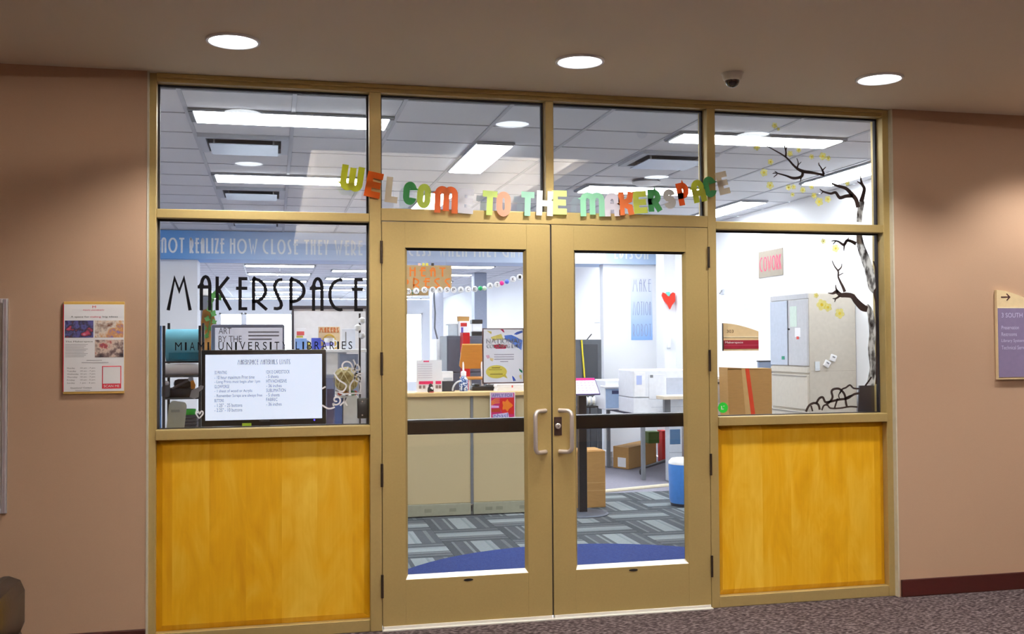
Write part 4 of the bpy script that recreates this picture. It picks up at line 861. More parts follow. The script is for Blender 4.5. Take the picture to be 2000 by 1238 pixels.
# ---- shelf rack at far left with materials
xr0, xr1 = at(317, 740, .45).x, at(392, 740, .45).x
t = thing('shelf_rack', ((xr0+xr1)/2, .55, LZ), 'dark metal shelf rack with craft supplies at the left window edge', 'rack')
zt = at(330, 636, .45).z
for x in (xr0, xr1-.012):
    for y in (.45, .72): B(x, x+.014, y, y+.014, LZ, zt if y < .5 else zt+.02).build('post', mat('rack_black', (34, 36, 40), .5), t)
shz = [at(350, 734, .45).z, at(350, 777, .45).z, at(350, 703, .45).z-.035]
for z in shz[:2]: B(xr0, xr1, .45, .734, z-.008, z, .002).build('shelf', DGREY, t)
z2 = at(350, 734, .45).z
# rolls rest on the rack's upper bars
a0, a1 = at(322, 673, .5), at(391, 666, .5)
rt = .075
zb = z2+.075
for yb_ in (.53, .62): B(xr0, xr1, yb_-.008, yb_+.008, zb-.006, zb+.003, .002).build('support_bar', mat('rack_black', (34, 36, 40), .5), t)
t = thing('paper_roll', ((xr0+xr1)/2, .56, zb), 'thick teal felt roll on the top shelf of the rack', 'roll')
zc = zb+.09
MB().lathe([(.02, xr0+.01), (.09, xr0+.01), (.09, xr1-.012), (.02, xr1-.012)], (0, .575, zc), 28, 'x').build('roll', mat('teal_felt', (110, 190, 214), .8), t, True)
B(xr0+.03, xr1-.014, .478, .492, zb+.012, zb+.05).build('lower_strip', mat('deep_teal', (16, 120, 150), .8), t)  # darker teal strip along the lower front of the roll
t = thing('paper_roll', ((xr0+xr1)/2, .5, z2), 'white paper roll lying below the teal felt roll', 'roll')
MB().lathe([(.012, xr0+.012), (.033, xr0+.012), (.033, xr1-.014), (.012, xr1-.014)], (0, .5, z2+.034), 24, 'x').build('roll', PAPER, t, True)
MB().lathe([(.011, xr0+.011), (.013, xr0+.016)], (0, .5, z2+.034), 16, 'x').build('core', CARD, t)
a = pr(327, 716, 378, 733, .6)
t = thing('carton', ((a[0]+a[1])/2, .6, z2), 'small white carton with blue stripes behind the paper roll', 'box')
B(a[0], a[1], .585, .68, z2, z2+.062, .002).build('body', PAPER, t)
for i in range(4): B(a[0]+.03+.025*i, a[0]+.045+.025*i, .584, .5855, z2+.012, z2+.05).build('stripe', colr((130, 150, 210)), t)
z3 = shz[1]
t = thing('sewing_machine', ((xr0+xr1)/2, .58, z3), 'black craft machine with angled lever on the lower shelf', 'machine')
B(xr0+.02, xr1-.04, .5, .66, z3, z3+.05, .01).build('base', BLACK, t, True); B(xr0+.05, xr1-.05, .52, .62, z3+.05, z3+.098, .02).build('body', BLACK, t, True)
MB().tube([(xr0+.05, .505, z3+.05), (xr1-.06, .50, z3+.1)], .007, 8).build('lever', DGREY, t); MB().lathe([(.004, -.012), (.014, -.01), (.014, .006), (.004, .008)], (xr1-.055, .5, z3+.1), 16, 'y').build('knob', LGREY, t, True)
a = pr(316, 735, 336, 772, .47)
t = thing('grey_pouch', ((a[0]+a[1])/2, .47, z3), 'grey plastic pouch with a crumpled white top on the lower shelf', 'pouch')
B(a[0], a[1]-.01, .455, .49, z3, z3+.07, .012).build('body', DGREY, t, True); B(a[0]+.002, a[1]-.015, .46, .485, z3+.066, z3+.092, .01).build('crumpled_top', PAPER, t, True)
for i in range(6):
    z = LZ+.018*i
    t = thing('folded_cloth', ((xr1-.05), .56, z), 'folded dark grey cloth in the stack under the shelf', 'cloth', 'folded grey cloths under the rack shelf')
    B(xr1-.13+.004*(i % 2), xr1-.02, .47, .64, z+.0005, z+.0175, .007).build('fold', mat('charcoal_cloth', (84, 84, 92), .9, 0, .12, 60), t, True); B(xr1-.125, xr1-.024, .466, .476, z+.005, z+.0125, .003).build('edge', DGREY, t)
z = LZ+.108
t = thing('green_tape', (xr1-.07, .53, z), 'bright green tape roll on top of the grey cloth stack', 'tape')
MB().lathe([(.025, z), (.045, z), (.045, z+.03), (.025, z+.03)], (xr1-.075, .53, 0), 24).build('ring', mat('tape_green', (40, 190, 40), .5), t, True); MB().lathe([(.02, z+.001), (.025, z+.001), (.025, z+.029), (.02, z+.029)], (xr1-.075, .53, 0), 24).build('core', CARD, t)
# white card leaning on the glass, cut-out hand, blue edge strip
def leaf(name, pts, Y, th, m, label, cat, zbase=None):
    P2 = [at(*p, Y) for p in pts]; zb_ = min(p.z for p in P2)
    q = MB().prism([(p.x, p.z) for p in P2], (0, Y, 0), (1, 0, 0), (0, 0, 1), (0, 1, 0), th)
    return tag(q.build(name, m), label, cat)
c1 = thing('paper_tag', (at(343, 830, .12).x, .12, LZ), 'cream paper tag with rounded corners leaning inside the left window', 'tag')
P2 = [at(*p, .12) for p in ((322, 834), (330, 790), (337, 782), (362, 786), (365, 792), (357, 836))]
P2[0].z = LZ; P2[-1].z = LZ
MB().prism([(p.x, p.z) for p in P2], (0, .12, 0), (1, 0, 0), (0, 0, 1), (0, 1, 0), .003).build('card', mat('cream_card', (220, 222, 214), .8), c1)
a = pr(334, 800, 351, 805, .119); B(a[0], a[1], .1188, .12, a[2], a[3]).build('pencil_mark', colr((190, 192, 186)), c1)
c1 = thing('ledge_foot', (at(343, 830, .12).x, .15, 0), 'slim white display ledge between window and table', 'ledge')
B(-2.03, -.95, .10, .165, LZ-.02, LZ).build('board', WHITE, c1)
for x in (-1.98, -1.02): B(x, x+.03, .11, .14, 0, LZ-.02).build('leg', GREY, c1)
P2 = [at(*p, DY+.007) for p in ((370, 776), (374, 762), (384, 758), (392, 752), (398, 754), (396, 760), (389, 765), (388, 775), (380, 779))]
q = thing('hand_cutout', (P2[0].x, GY+.004, min(p.z for p in P2)), 'pale grey paper cut-out stuck inside the glass beside the monitor', 'cutout')
MB().prism([(p.x, p.z) for p in P2], (0, GY+.003, 0), (1, 0, 0), (0, 0, 1), (0, 1, 0), .001).build('cutout', mat('pale_grey_paper', (204, 202, 210), .8), q)
P2 = [at(*p, GY+.006) for p in ((372, 744), (378, 742), (382, 752), (381, 759), (373, 760))]
MB().prism([(p.x, p.z) for p in P2], (0, GY+.004, 0), (1, 0, 0), (0, 0, 1), (0, 1, 0), .001).build('orange_corner', colr((238, 160, 50)), q)
a = pr(307.5, 640, 314.5, 838, .16)
t = thing('blue_board', ((a[0]+a[1])/2, .16, LZ), 'narrow bright blue board standing against the left window jamb', 'board')
B(a[0]-.03, a[1], .172, .19, LZ, at(311, 636, .16).z, .002).build('panel', mat('sky_blue', (86, 136, 206), .6), t); B(a[0]-.03, a[1], .171, .191, LZ, LZ+.02, .003).build('foot_rail', DGREY, t)
# ---- driftwood slab with ivy
Yd = 1.35
R_ = pr(383, 600, 426, 835, Yd)
t = thing('wood_slab', ((R_[0]+R_[1])/2, Yd, 0), 'rough brown wooden slab with green ivy leaves standing behind the rack', 'plant stand')
ol = [(0.32, 0), (.72, 0), (.75, .5), (.95, .62), (.78, .7), (.95, .86), (.7, 1.0), (.3, .98), (.22, .9), (.25, .8), (0, .78), (.02, .71), (.3, .68), (.28, .4)]
zt = R_[3]; wx = R_[1]-R_[0]
MB().prism([(R_[0]+wx*u, .05+(zt-.05)*v) for u, v in [(u, .45+.55*v) for u, v in ol]], (0, Yd, 0), (1, 0, 0), (0, 0, 1), (0, 1, 0), .05).build('slab', noise_mat('rough_bark_wood', 14, [(.3, (96, 62, 26)), (.5, (150, 104, 48)), (.7, (184, 138, 76))], .85, (1, 1, .4)), t)
B(R_[0]-.02, R_[1]+.02, Yd-.1, Yd+.16, 0, .62, .01).build('pedestal', WHITE, t)
LEAF = mat('ivy_green', (52, 118, 44), .6, 0, .25, 20)
rl = random.Random(5)
def leafmesh(mb, c, r, n, up):
    n = Vector(n).normalized(); u = n.cross(Vector(up)).normalized(); v = u.cross(n)
    out = [(0, -1), (.45, -.6), (.95, -.1), (.5, .15), (.3, .7), (0, 1.05), (-.3, .7), (-.5, .15), (-.95, -.1), (-.45, -.6)]
    mb.prism([(a*r, b_*r) for a, b_ in out], c, u, v, n, .002)
for px, py, r in ((405, 622, .022), (417, 612, .024), (404, 655, .02), (418, 628, .02), (400, 640, .018), (412, 642, .016), (420, 575, .035), (412, 586, .026), (428, 580, .025), (424, 568, .022), (408, 604, .02)):
    p = at(px, py, Yd-.02); q = MB(); leafmesh(q, p, r, (rl.uniform(-.4, .4), -1, rl.uniform(-.2, .5)), (rl.uniform(-.5, .5), 0, 1)); q.build('leaf', LEAF, t)
MB().tube([at(414, 610, Yd-.005), at(408, 640, Yd-.008), at(405, 660, Yd-.005)], .004, 6).build('vine', LEAF, t); MB().tube([at(414, 610, Yd-.005), at(414, 590, Yd+.01), at(421, 572, Yd)], .004, 6).build('vine', LEAF, t)
# grey scanner head behind
R_ = pr(392, 578, 409, 604, 2.2)
t = thing('grey_cabinet', ((R_[0]+R_[1])/2, 2.2, 0), 'slim dark grey cabinet with white lamp top behind the wooden slab', 'cabinet')
B(R_[0], R_[1], 2.2, 2.4, 0, R_[3], .008).build('body', mat('slate', (104, 112, 128), .6), t); B(R_[0]-.01, R_[1]+.01, 2.19, 2.41, R_[3], R_[3]+.05, .01).build('cap', WHITE, t)
# ---- black framed whiteboard with things in front
Yw = 1.6
R_ = pr(570, 597, 719, 860, Yw)
t = thing('rolling_whiteboard', ((R_[0]+R_[1])/2, Yw, 0), 'black-framed rolling whiteboard behind the craft display', 'whiteboard')
wf = .014
for a in ((R_[0], R_[0]+wf, .1, R_[3]), (R_[1]-wf, R_[1], .1, R_[3]), (R_[0]+wf, R_[1]-wf, R_[3]-.022, R_[3]), (R_[0]+wf, R_[1]-wf, .6, .62)): B(a[0], a[1], Yw, Yw+.03, a[2], a[3], .002).build('frame_bar', mat('frame_dark', (58, 56, 66), .5), t)
B(R_[0]+wf, R_[1]-wf, Yw+.01, Yw+.022, .62, R_[3]-.022).build('board', mat('board_white', (225, 224, 228), .3), t)
for x in (R_[0], R_[1]-wf): B(x, x+wf, Yw-.06, Yw+.32, .04, .1, .004).build('foot', mat('frame_dark', (58, 56, 66), .5), t); MB().lathe([(.02, x-.0), (.02, x+.014)], (0, Yw-.03, .02), 14, 'x').build('caster', BLACK, t); MB().lathe([(.02, x-.0), (.02, x+.014)], (0, Yw+.2, .02), 14, 'x').build('caster', BLACK, t)
# craft display table in front of whiteboard
cz = at(640, 682, 1.3).z
x0c, x1c = at(560, 700, 1.3).x, at(716, 700, 1.3).x
t = thing('craft_table', ((x0c+x1c)/2, 1.3, 0), 'white display cabinet carrying craft samples in front of the whiteboard', 'cabinet')
B(x0c, x1c, 1.1, 1.52, cz-.02, cz, .003).build('top', WHITE, t); B(x0c+.01, x1c-.14, 1.12, 1.52, 0, cz-.02).build('body', mat('pale_blue_grey', (186, 196, 214), .6), t)
B(at(638, 690, 1.1).x, at(660, 690, 1.1).x, 1.112, 1.121, cz-.16, cz-.022).build('door', WHITE, t); B(at(664, 690, 1.1).x, at(700, 690, 1.1).x, 1.112, 1.121, cz-.3, cz-.03).build('door', mat('steel_blue', (140, 156, 188), .5), t)
def card_stand(name, px, Y, m, label, cat, extra=None, th=.012):
    r = pr(*px, Y); tt = thing(name, ((r[0]+r[1])/2, Y, cz), label, cat)
    B(r[0], r[1], Y, Y+th, cz, r[3], .002).build('panel', m, tt); B(r[0]+.01, r[1]-.01, Y+th, Y+th+.04, cz, cz+.008).build('foot', m, tt)
    if extra: extra(tt, r, Y)
    return tt
def mk(tt, r, Y):
    ww, hh = r[1]-r[0], r[3]-cz
    q = MB(); strokeline(q, 'MAKERS', r[0]+ww*.04, r[1]-ww*.05, cz+hh*.74, cz+hh*.97, .006, fY(Y), DECO, .001); q.build('lettering', colr((206, 112, 56)), tt)
    q = MB(); pts = [(r[0]+ww*(.5+.3*math.cos(a*PI/12)), cz+hh*(.28+.36*math.sin(a*PI/12))) for a in range(13)]; q.ribbon([(pts[0][0], cz+.004)]+pts+[(pts[-1][0], cz+.004)], .010, *fY(Y), .003); q.build('arch', colr((206, 170, 60)), tt)
card_stand('makers_sign', (622, 638, 664, 682), 1.25, mat('pale_card', (222, 196, 158), .8), 'cardboard sign with orange MAKERS lettering and gold arch', 'sign', mk)
def mug(px, Y, m, label, band=None):
    r = pr(*px, Y); cx = (r[0]+r[1])/2; R0 = (r[1]-r[0])/2; h = r[3]-cz; tt = thing('mug', (cx, Y, cz), label, 'mug')
    MB().lathe([(R0*.92, cz), (R0, cz+.01), (R0, cz+h), (R0*.86, cz+h), (R0*.84, cz+.012)], (cx, Y, 0), 24).build('cup', m, tt, True)
    hp = [(cx+R0*.95+.02*math.sin(a*PI/8), Y, cz+h*.5+h*.3*math.cos(a*PI/8)) for a in range(9)]; MB().tube(hp, .004, 8).build('handle', m, tt, True)
    if band: MB().lathe([(R0*1.005, cz+h*.3), (R0*1.005, cz+h*.6)], (cx, Y, 0), 24).build('print_band', band, tt)
mug((633, 660, 653, 682), 1.18, WHITE, 'white mug with blue and purple print before the MAKERS sign', colr((150, 150, 220)))
mug((576, 661, 599, 682), 1.2, mat('light_blue', (120, 160, 220), .5), 'light blue mug beside the dark board frame')
mug((608, 660, 627, 682), 1.22, mat('royal_blue', (60, 84, 196), .5), 'royal blue mug next to the cardboard MAKERS sign')
def tg(tt, r, Y): B(r[0]+.008, r[1]-.012, Y-.001, Y, r[3]-.045, r[3]-.02).build('print', colr((216, 90, 90)), tt); B(r[0]+.006, r[1]-.02, Y-.001, Y, r[3]-.06, r[3]-.048).build('print', colr((180, 170, 60)), tt)
card_stand('photo_card', (577, 641, 598, 682), 1.33, PAPER, 'white card with red and yellow print behind the light blue mug', 'card', tg)
card_stand('print_panel', (668, 642, 694, 682), 1.3, mat('pale_print', (206, 212, 226), .6), 'pale grey-blue print panel right of the MAKERS sign', 'panel', lambda tt, r, Y: B(r[0]+.02, r[0]+.028, Y-.001, Y, cz+.02, r[3]-.02).build('print_line', GREY, tt))
card_stand('yellow_card', (600, 668, 607, 682), 1.19, colr((224, 210, 90)), 'small yellow card between the two blue mugs', 'card', lambda tt, r, Y: B(r[0]+.004, r[1]-.004, Y-.001, Y, cz+.01, cz+.02).build('print_line', INK, tt))
# globe jar on plinth, acrylic holder
Yg = .42
gc = at(676, 735, Yg); zp = at(676, 772, Yg).z
r = pr(650, 772, 698, 832, Yg)
t = thing('plinth', ((r[0]+r[1])/2, Yg+.03, LZ), 'small white plinth with blue sides under the straw ball', 'plinth')
B(r[0], r[1], Yg-.05, Yg+.1, zp-.012, zp, .003).build('top', WHITE, t); B(r[0]+.01, r[0]+.05, Yg-.04, Yg+.09, LZ, zp-.012).build('side', mat('mid_blue', (90, 120, 190), .6), t); B(r[0]+.055, r[1]-.005, Yg-.045, Yg+.09, LZ, zp-.012).build('front', WHITE, t)
RR_ = .068
t = thing('straw_ball', (gc.x, Yg, zp), 'woven straw-coloured ball decoration with coloured beads at its base', 'ornament')
STR = noise_mat('woven_straw', 26, [(.35, (150, 122, 66)), (.5, (208, 190, 132)), (.65, (232, 222, 180))], .8)
zc = zp+RR_+.022
prof = [(max(.004, RR_*math.sin(a*PI/14)), zc-RR_*math.cos(a*PI/14)) for a in range(15)]
MB().lathe(prof, (gc.x, Yg, 0), 24).build('ball', STR, t, True)
for k in range(6):
    a = k*PI/6; n_ = Vector((math.cos(a), math.sin(a), .5)).normalized(); u = n_.orthogonal().normalized(); v = n_.cross(u)
    MB().tube([Vector((gc.x, Yg, zc))+(u*math.cos(b*PI/12)+v*math.sin(b*PI/12))*(RR_+.001) for b in range(25)], .003, 6).build('straw_band', mat('straw_pale', (226, 214, 168), .8), t)
for k, c3 in enumerate(((190, 60, 40), (40, 120, 60), (220, 150, 50), (60, 80, 160), (240, 240, 240), (200, 80, 60), (140, 90, 40), (60, 130, 90))):
    a = k*PI/4; MB().lathe([(.002, zp), (.012, zp+.006), (.014, zp+.013), (.01, zp+.022), (.002, zp+.026)], (gc.x+.05*math.cos(a), Yg+.042*math.sin(a), 0), 12).build('bead', colr(c3), t, True)
r = pr(637, 738, 654, 834, .3)
t = thing('acrylic_holder', ((r[0]+r[1])/2, .3, LZ), 'clear acrylic leaflet holder standing right of the monitor', 'holder')
B(r[0], r[1], .295, .299, LZ, r[3]).build('front', ACRYL, t); B(r[0], r[1], .335, .339, LZ, r[3]+.02).build('back', ACRYL, t); B(r[0], r[0]+.003, .299, .335, LZ, r[3]).build('side', ACRYL, t); B(r[1]-.003, r[1], .299, .335, LZ, r[3]).build('side', ACRYL, t)
B(r[0]+.005, r[1]-.005, .31, .325, LZ, r[3]-.06).build('leaflets', mat('lilac_leaflet', (176, 176, 214), .7), t)
# dangling lamp chain right of whiteboard
t = thing('floor_lamp', (at(703, 800, 1.0).x, 1.0, 0), 'thin black pole lamp with white globes beside the mullion', 'lamp')
lx = at(703, 800, 1.0).x; zt = at(703, 612, 1.0).z
MB().tube([(lx, 1.0, .02), (lx, 1.0, zt)], .006, 8).build('pole', BLACK, t); MB().lathe([(.12, 0), (.12, .015), (.02, .03)], (lx, 1.0, 0), 20).build('base', BLACK, t)
for py in (626, 640, 655): p = at(703, py, 1.0); MB().lathe([(.004, -.022), (.02, -.012), (.022, 0), (.02, .012), (.004, .022)], (p.x+.012*(1 if py != 640 else -1), 1.0, p.z), 14).build('globe', WHITE, t, True)
# ================================================================== LEFT DOOR VIEW: reception counter
YD = 3.4; TZ = 1.07
DX0, DX1 = -1.15, .80
t = thing('reception_counter', ((DX0+DX1)/2, YD+.3, 0), 'tan fabric-panelled reception counter with pale wood top facing the doors', 'counter')
xpst = at(922, 900, YD).x
GRN = mat('sage_metal', (166, 166, 146), .5)
for a, b_ in ((DX0, xpst-.012), (xpst+.012, DX1)):
    q = B(a, b_, YD+.004, YD+.06, .115, TZ-.035, .004).build('fabric_panel', TANF, t)
    B(a, b_, YD-.004, YD+.06, .012, .113, .004).build('kick_rail', GRN, t)
    for f in (.18, .34, .7, .86):
        if a > 0 or f > .5: B(a+(b_-a)*f, a+(b_-a)*f+.06, YD-.0055, YD-.003, .045, .075, .002).build('cable_knockout', mat('sage_dark', (146, 148, 130), .5), t)
B(xpst-.012, xpst+.012, YD-.002, YD+.06, .1, TZ-.035, .002).build('post', GREY, t)
B(DX0-.02, DX1+.02, YD-.03, YD+.36, TZ-.035, TZ, .004).build('countertop', mat('pale_maple_top', (224, 190, 132), .45, 0, .08, 8, stretch=(1, 12, 1)), t)
for x in (DX0+.03, DX1-.06): B(x, x+.03, YD+.06, YD+.9, 0, TZ-.036).build('end_panel', mat('pale_maple_top', (224, 190, 132), .45), t)
B(DX0+.05, DX1-.05, YD+.37, YD+.95, .70, .735, .003).build('worktop', WHITE, t)
# poster on the counter front
a = pr(957, 766, 1006, 826, YD-.034)
t = thing('counter_poster', ((a[0]+a[1])/2, YD-.034, a[2]), 'bright red and pink apply-for poster hanging on the counter front', 'poster')
Yq = YD-.036; B(a[0], a[1], Yq, Yq+.0015, a[2], a[3]).build('sheet', PAPER, t)
wq, hq = a[1]-a[0], a[3]-a[2]; BF = fY(Yq)
def bp(pts, rgb, nm, d): MB().prism([(a[0]+wq*u, a[3]-hq*v) for u, v in pts], *BF, d).build(nm, colr(rgb, .8), t)
bp([(.04, .02), (.97, .02), (.97, .98), (.04, .98)], (206, 40, 110), 'print_ground', .0003)
bp([(.05, .03), (.93, .03), (.93, .17), (.05, .17)], (196, 170, 214), 'title_band', .0006)
bp([(.4, .2), (.95, .18), (.95, .72), (.5, .68), (.38, .5)], (216, 34, 30), 'red_field', .0006)
bp([(.46+.2*math.cos(i*PI/7)+.2*math.cos(i*PI/7)*math.cos(i*3*PI/7)*.3+.2, .43+.17*math.sin(i*PI/7)*(1+.3*math.cos(i*5*PI/7))) for i in range(14)], (244, 130, 30), 'orange_bloom', .0009)
for i in range(3): bp([(.05, .28+.05*i), (.2, .2+.06*i), (.38, .2+.06*i), (.38, .23+.06*i), (.2, .24+.06*i), (.05, .33+.05*i)], (240, 130, 60), 'stripe', .0009)
bp([(.05, .42), (.35, .44), (.35, .5), (.05, .5)], (224, 170, 220), 'stripe', .0009); bp([(.05, .54), (.4, .52), (.42, .64), (.05, .64)], (190, 60, 30), 'stripe', .0008)
bp([(.1, .72), (.72, .66), (.76, .86), (.12, .9)], (214, 196, 232), 'title_shape', .0009); bp([(.74, .86), (.95, .8), (.95, .97), (.78, .97)], (190, 200, 210), 'corner', .0009)
MB().text('APPLY FOR', a[0]+wq*.08, a[0]+wq*.9, a[3]-hq*.155, a[3]-hq*.045, *BF, .001).build('print_line', colr((70, 76, 150)), t)
MB().text('pbasl', a[0]+wq*.14, a[0]+wq*.7, a[3]-hq*.9, a[3]-hq*.68, *BF, .0014).build('print_line', colr((60, 100, 170)), t)
# things on the counter
a = pr(813, 703, 863, 763, YD+.12)
t = thing('flyer_stand', ((a[0]+a[1])/2, YD+.12, TZ), 'white flyer with pink bands in a clear stand on the counter', 'flyer')
Yf = YD+.12; B(a[0], a[1], Yf, Yf+.003, TZ, a[3]).build('sheet', PAPER, t); B(a[0]-.003, a[1]+.003, Yf+.003, Yf+.09, TZ, TZ+.003).build('foot', ACRYL, t)
wq, hq = a[1]-a[0], a[3]-TZ
for (u0, u1, v0, v1), c3 in (((.1, .65, .66, .755), (230, 40, 100)), ((.75, .97, .66, .755), (230, 40, 100)), ((.28, .5, .02, .06), (226, 40, 100))): B(a[0]+wq*u0, a[0]+wq*u1, Yf-.0044, Yf-.0032, a[3]-hq*v1, a[3]-hq*v0).build('pink_band', colr(c3), t)
for u in (.1, .25, .55, .75, .87): B(a[0]+wq*u, a[0]+wq*(u+.1), Yf-.0044, Yf-.0032, a[3]-hq*.89, a[3]-hq*.79).build('thumbnail', colr((130, 110, 112)), t)
for i in range(7): B(a[0]+wq*.06, a[0]+wq*.62, Yf-.0042, Yf-.0032, a[3]-hq*(.14+.07*i), a[3]-hq*(.12+.07*i)).build('print_line', colr((206, 200, 210)), t)
fp = at(841, 762, YD+.03)
t = thing('figurine', (fp.x, YD+.03, TZ), 'tiny black and white figurine in front of the flyer on counter', 'figurine')
MB().lathe([(.022, TZ), (.028, TZ+.012), (.026, TZ+.035), (.016, TZ+.055), (.018, TZ+.064), (.004, TZ+.078)], (fp.x, YD+.03, 0), 18).build('body', BLACK, t, True); MB().lathe([(.002, -.004), (.013, -.002), (.014, .004)], (fp.x+.007, YD+.008, TZ+.036), 14, 'y').build('belly', WHITE, t, True); MB().lathe([(.018, TZ-.0), (.024, TZ+.008), (.006, TZ+.012)], (fp.x+.006, YD+.02, 0), 14).build('feet', colr((196, 80, 90)), t)
a = pr(863, 744, 887, 766, YD+.2)
t = thing('card_box', ((a[0]+a[1])/2, YD+.2, TZ), 'black box with a white card block on top behind the flyer', 'box')
B(a[0], a[1], YD+.17, YD+.27, TZ, a[3], .004).build('body', mat('slate_black', (52, 56, 66), .6), t); B(a[0]-.004, a[1]-.012, YD+.18, YD+.26, a[3], a[3]+.085, .003).build('card_block', PAPER, t); B(a[0]+.01, a[1]-.02, YD+.178, YD+.18, a[3]+.01, a[3]+.03).build('print_line', LGREY, t)
a = pr(897, 735, 914, 765, YD+.2); cx = (a[0]+a[1])/2; r0 = (a[1]-a[0])/2
t = thing('water_bottle', (cx, YD+.2, TZ), 'blue and white patterned bottle with white cap on the counter', 'bottle')
MB().lathe([(r0*.95, TZ), (r0, TZ+.01), (r0, TZ+.1), (r0*.6, TZ+.125), (r0*.5, TZ+.135)], (cx, YD+.2, 0), 22).build('body', noise_mat('blue_camo', 60, [(.4, (44, 74, 130)), (.48, (120, 150, 200)), (.56, (226, 230, 240))], .4, interp='CONSTANT'), t, True); MB().lathe([(r0*.62, TZ+.135), (r0*.62, TZ+.17), (r0*.3, TZ+.178)], (cx, YD+.2, 0), 20).build('cap', WHITE, t, True)
hp = [(at(884, 762, YD+.14).x+.075*(1-math.cos(i*PI/16)), YD+.14, TZ+.006+.085*math.sin(i*PI/16)) for i in range(9)]
tag(MB().tube(hp, .008, 8).build('cable', LGREY, smooth=True), 'pale grey curved cable beside the patterned bottle', 'cable')
a = pr(920, 748, 985, 764, YD+.26)
t = thing('desk_phone', ((a[0]+a[1])/2, YD+.26, TZ), 'black desk phone with white papers beside the bottle', 'phone')
B(a[0], a[1], YD+.2, YD+.34, TZ, TZ+.04, .008).build('body', BLACK, t, True); B(a[0]+.02, a[0]+.07, YD+.2, YD+.33, TZ+.04, TZ+.062, .01).build('handset', BLACK, t, True); B(a[0]+.12, a[0]+.2, YD+.205, YD+.23, TZ+.04, TZ+.055).build('display', DGREY, t)
a = pr(968, 748, 1022, 764, YD+.1)
t = thing('paper_stack', ((a[0]+a[1])/2, YD+.14, TZ), 'stack of white papers at the counter end under the coloring poster', 'paper')
for i in range(5): B(a[0]+.004*(i % 3), a[1]+.02-.003*(i % 2), YD+.06, YD+.19, TZ+.012*i, TZ+.012*i+.0115).build('ream', PAPER, t)
q_ = at(1001, 751, YD+.06); B(q_.x-.008, q_.x+.004, YD+.0585, YD+.06, TZ+.03, TZ+.05).build('red_mark', colr((226, 90, 90)), t)
# chair behind the counter
Yc = 5.0
a = pr(897, 672, 948, 718, Yc)
t = thing('wooden_chair', ((a[0]+a[1])/2, Yc+.2, 0), 'tall bent-plywood stool chair with orange-brown back behind the counter', 'chair')
PLY = mat('orange_plywood', (176, 112, 28), .45, 0, .1, 10, stretch=(1, 1, 6))
xw = a[1]-a[0]
MB().prism([(a[0], a[2]+.02), (a[0]+.03, a[2]-.01), (a[1]-.03, a[2]-.01), (a[1], a[2]+.02), (a[1]-.02, a[3]), (a[0]+.03, a[3])], (0, Yc, 0), (1, 0, 0), (0, 0, 1), (0, 1, 0), .016).build('backrest', PLY, t)
B(a[0]+.03, a[1]-.02, Yc-.001, Yc+.018, a[3]-.008, a[3]+.004).build('back_edge', mat('ply_edge', (216, 170, 96), .5), t)
zs = at(925, 735, Yc).z; B(a[0]+.0, a[1], Yc-.42, Yc+.0, zs-.02, zs, .008).build('seat', PLY, t)
for x in (a[0]+.03, a[1]-.05):
    for y in (Yc-.38, Yc-.04): B(x, x+.022, y, y+.022, 0, zs-.02).build('leg', STEEL, t)
    MB().tube([(x+.011, Yc-.02, zs-.01), (x+.011, Yc+.01, a[2]+.06)], .011, 10).build('back_support', STEEL, t)
# dark cabinet + goods on it
Yk = 5.9
a = pr(873, 656, 906, 760, Yk)
t = thing('filing_cabinet', ((a[0]+a[1])/2, Yk+.2, 0), 'dark grey metal filing cabinet behind the plywood chair', 'cabinet')
FC = mat('cabinet_slate', (92, 98, 112), .5, .2); zt = a[3]; xe = a[1]+.25
B(a[0], xe, Yk, Yk+.5, 0, zt, .004).build('body', FC, t)
for i in range(4): z_ = .04+(zt-.06)*i/4; d_ = B(a[0]+.01, xe-.01, Yk-.012, Yk+.001, z_, z_+(zt-.06)/4-.012, .003).build('drawer', FC, t); B((a[0]+xe)/2-.05, (a[0]+xe)/2+.05, Yk-.03, Yk-.012, z_+.24, z_+.256, .003).build('handle', STEEL, d_)
def on_cab(name, px, Y, m, label, cat, top=None):
    r = pr(*px, Y); tt = thing(name, ((r[0]+r[1])/2, Y, zt), label, cat); B(r[0], r[1], Y, Y+.14, zt, r[3], .006).build('body', m, tt); 
    if top: top(tt, r, Y)
    return tt
def bagtop(tt, r, Y): MB().prism([(r[0], r[3]-.001), (r[1], r[3]-.001), (r[1]+.004, r[3]+.05), (r[0]-.006, r[3]+.055)], (0, Y+.02, 0), (1, 0, 0), (0, 0, 1), (0, 1, 0), .1).build('folded_top', CARD, tt); B(r[0]+.015, r[1]-.03, Y-.002, Y, r[3]-.06, r[3]-.02).build('red_label', colr((196, 36, 36)), tt); B(r[0]+.02, r[0]+.045, Y-.002, Y, zt+.01, r[3]-.07).build('purple_label', colr((90, 76, 170)), tt)
on_cab('paper_bag', (897, 627, 917, 656), Yk+.08, PAPER, 'white paper bag with brown folded top on the dark cabinet', 'bag', bagtop)
a = pr(875, 632, 894, 656, Yk+.16)
t = thing('storage_tub', ((a[0]+a[1])/2, Yk+.1, zt), 'translucent pale tub with lid on the dark cabinet', 'tub'); B(a[0], a[1], Yk+.16, Yk+.34, zt, a[3]-.01, .008).build('tub', mat('pale_tub', (206, 216, 226), .4), t); B(a[0]-.005, a[1]+.004, Yk+.155, Yk+.345, a[3]-.01, a[3], .003).build('lid', WHITE, t)
a = pr(904, 650, 918, 676, Yk-.25)
t = thing('red_box', ((a[0]+a[1])/2, Yk-.2, 0), 'tall glossy red box standing beside the dark cabinet', 'box')
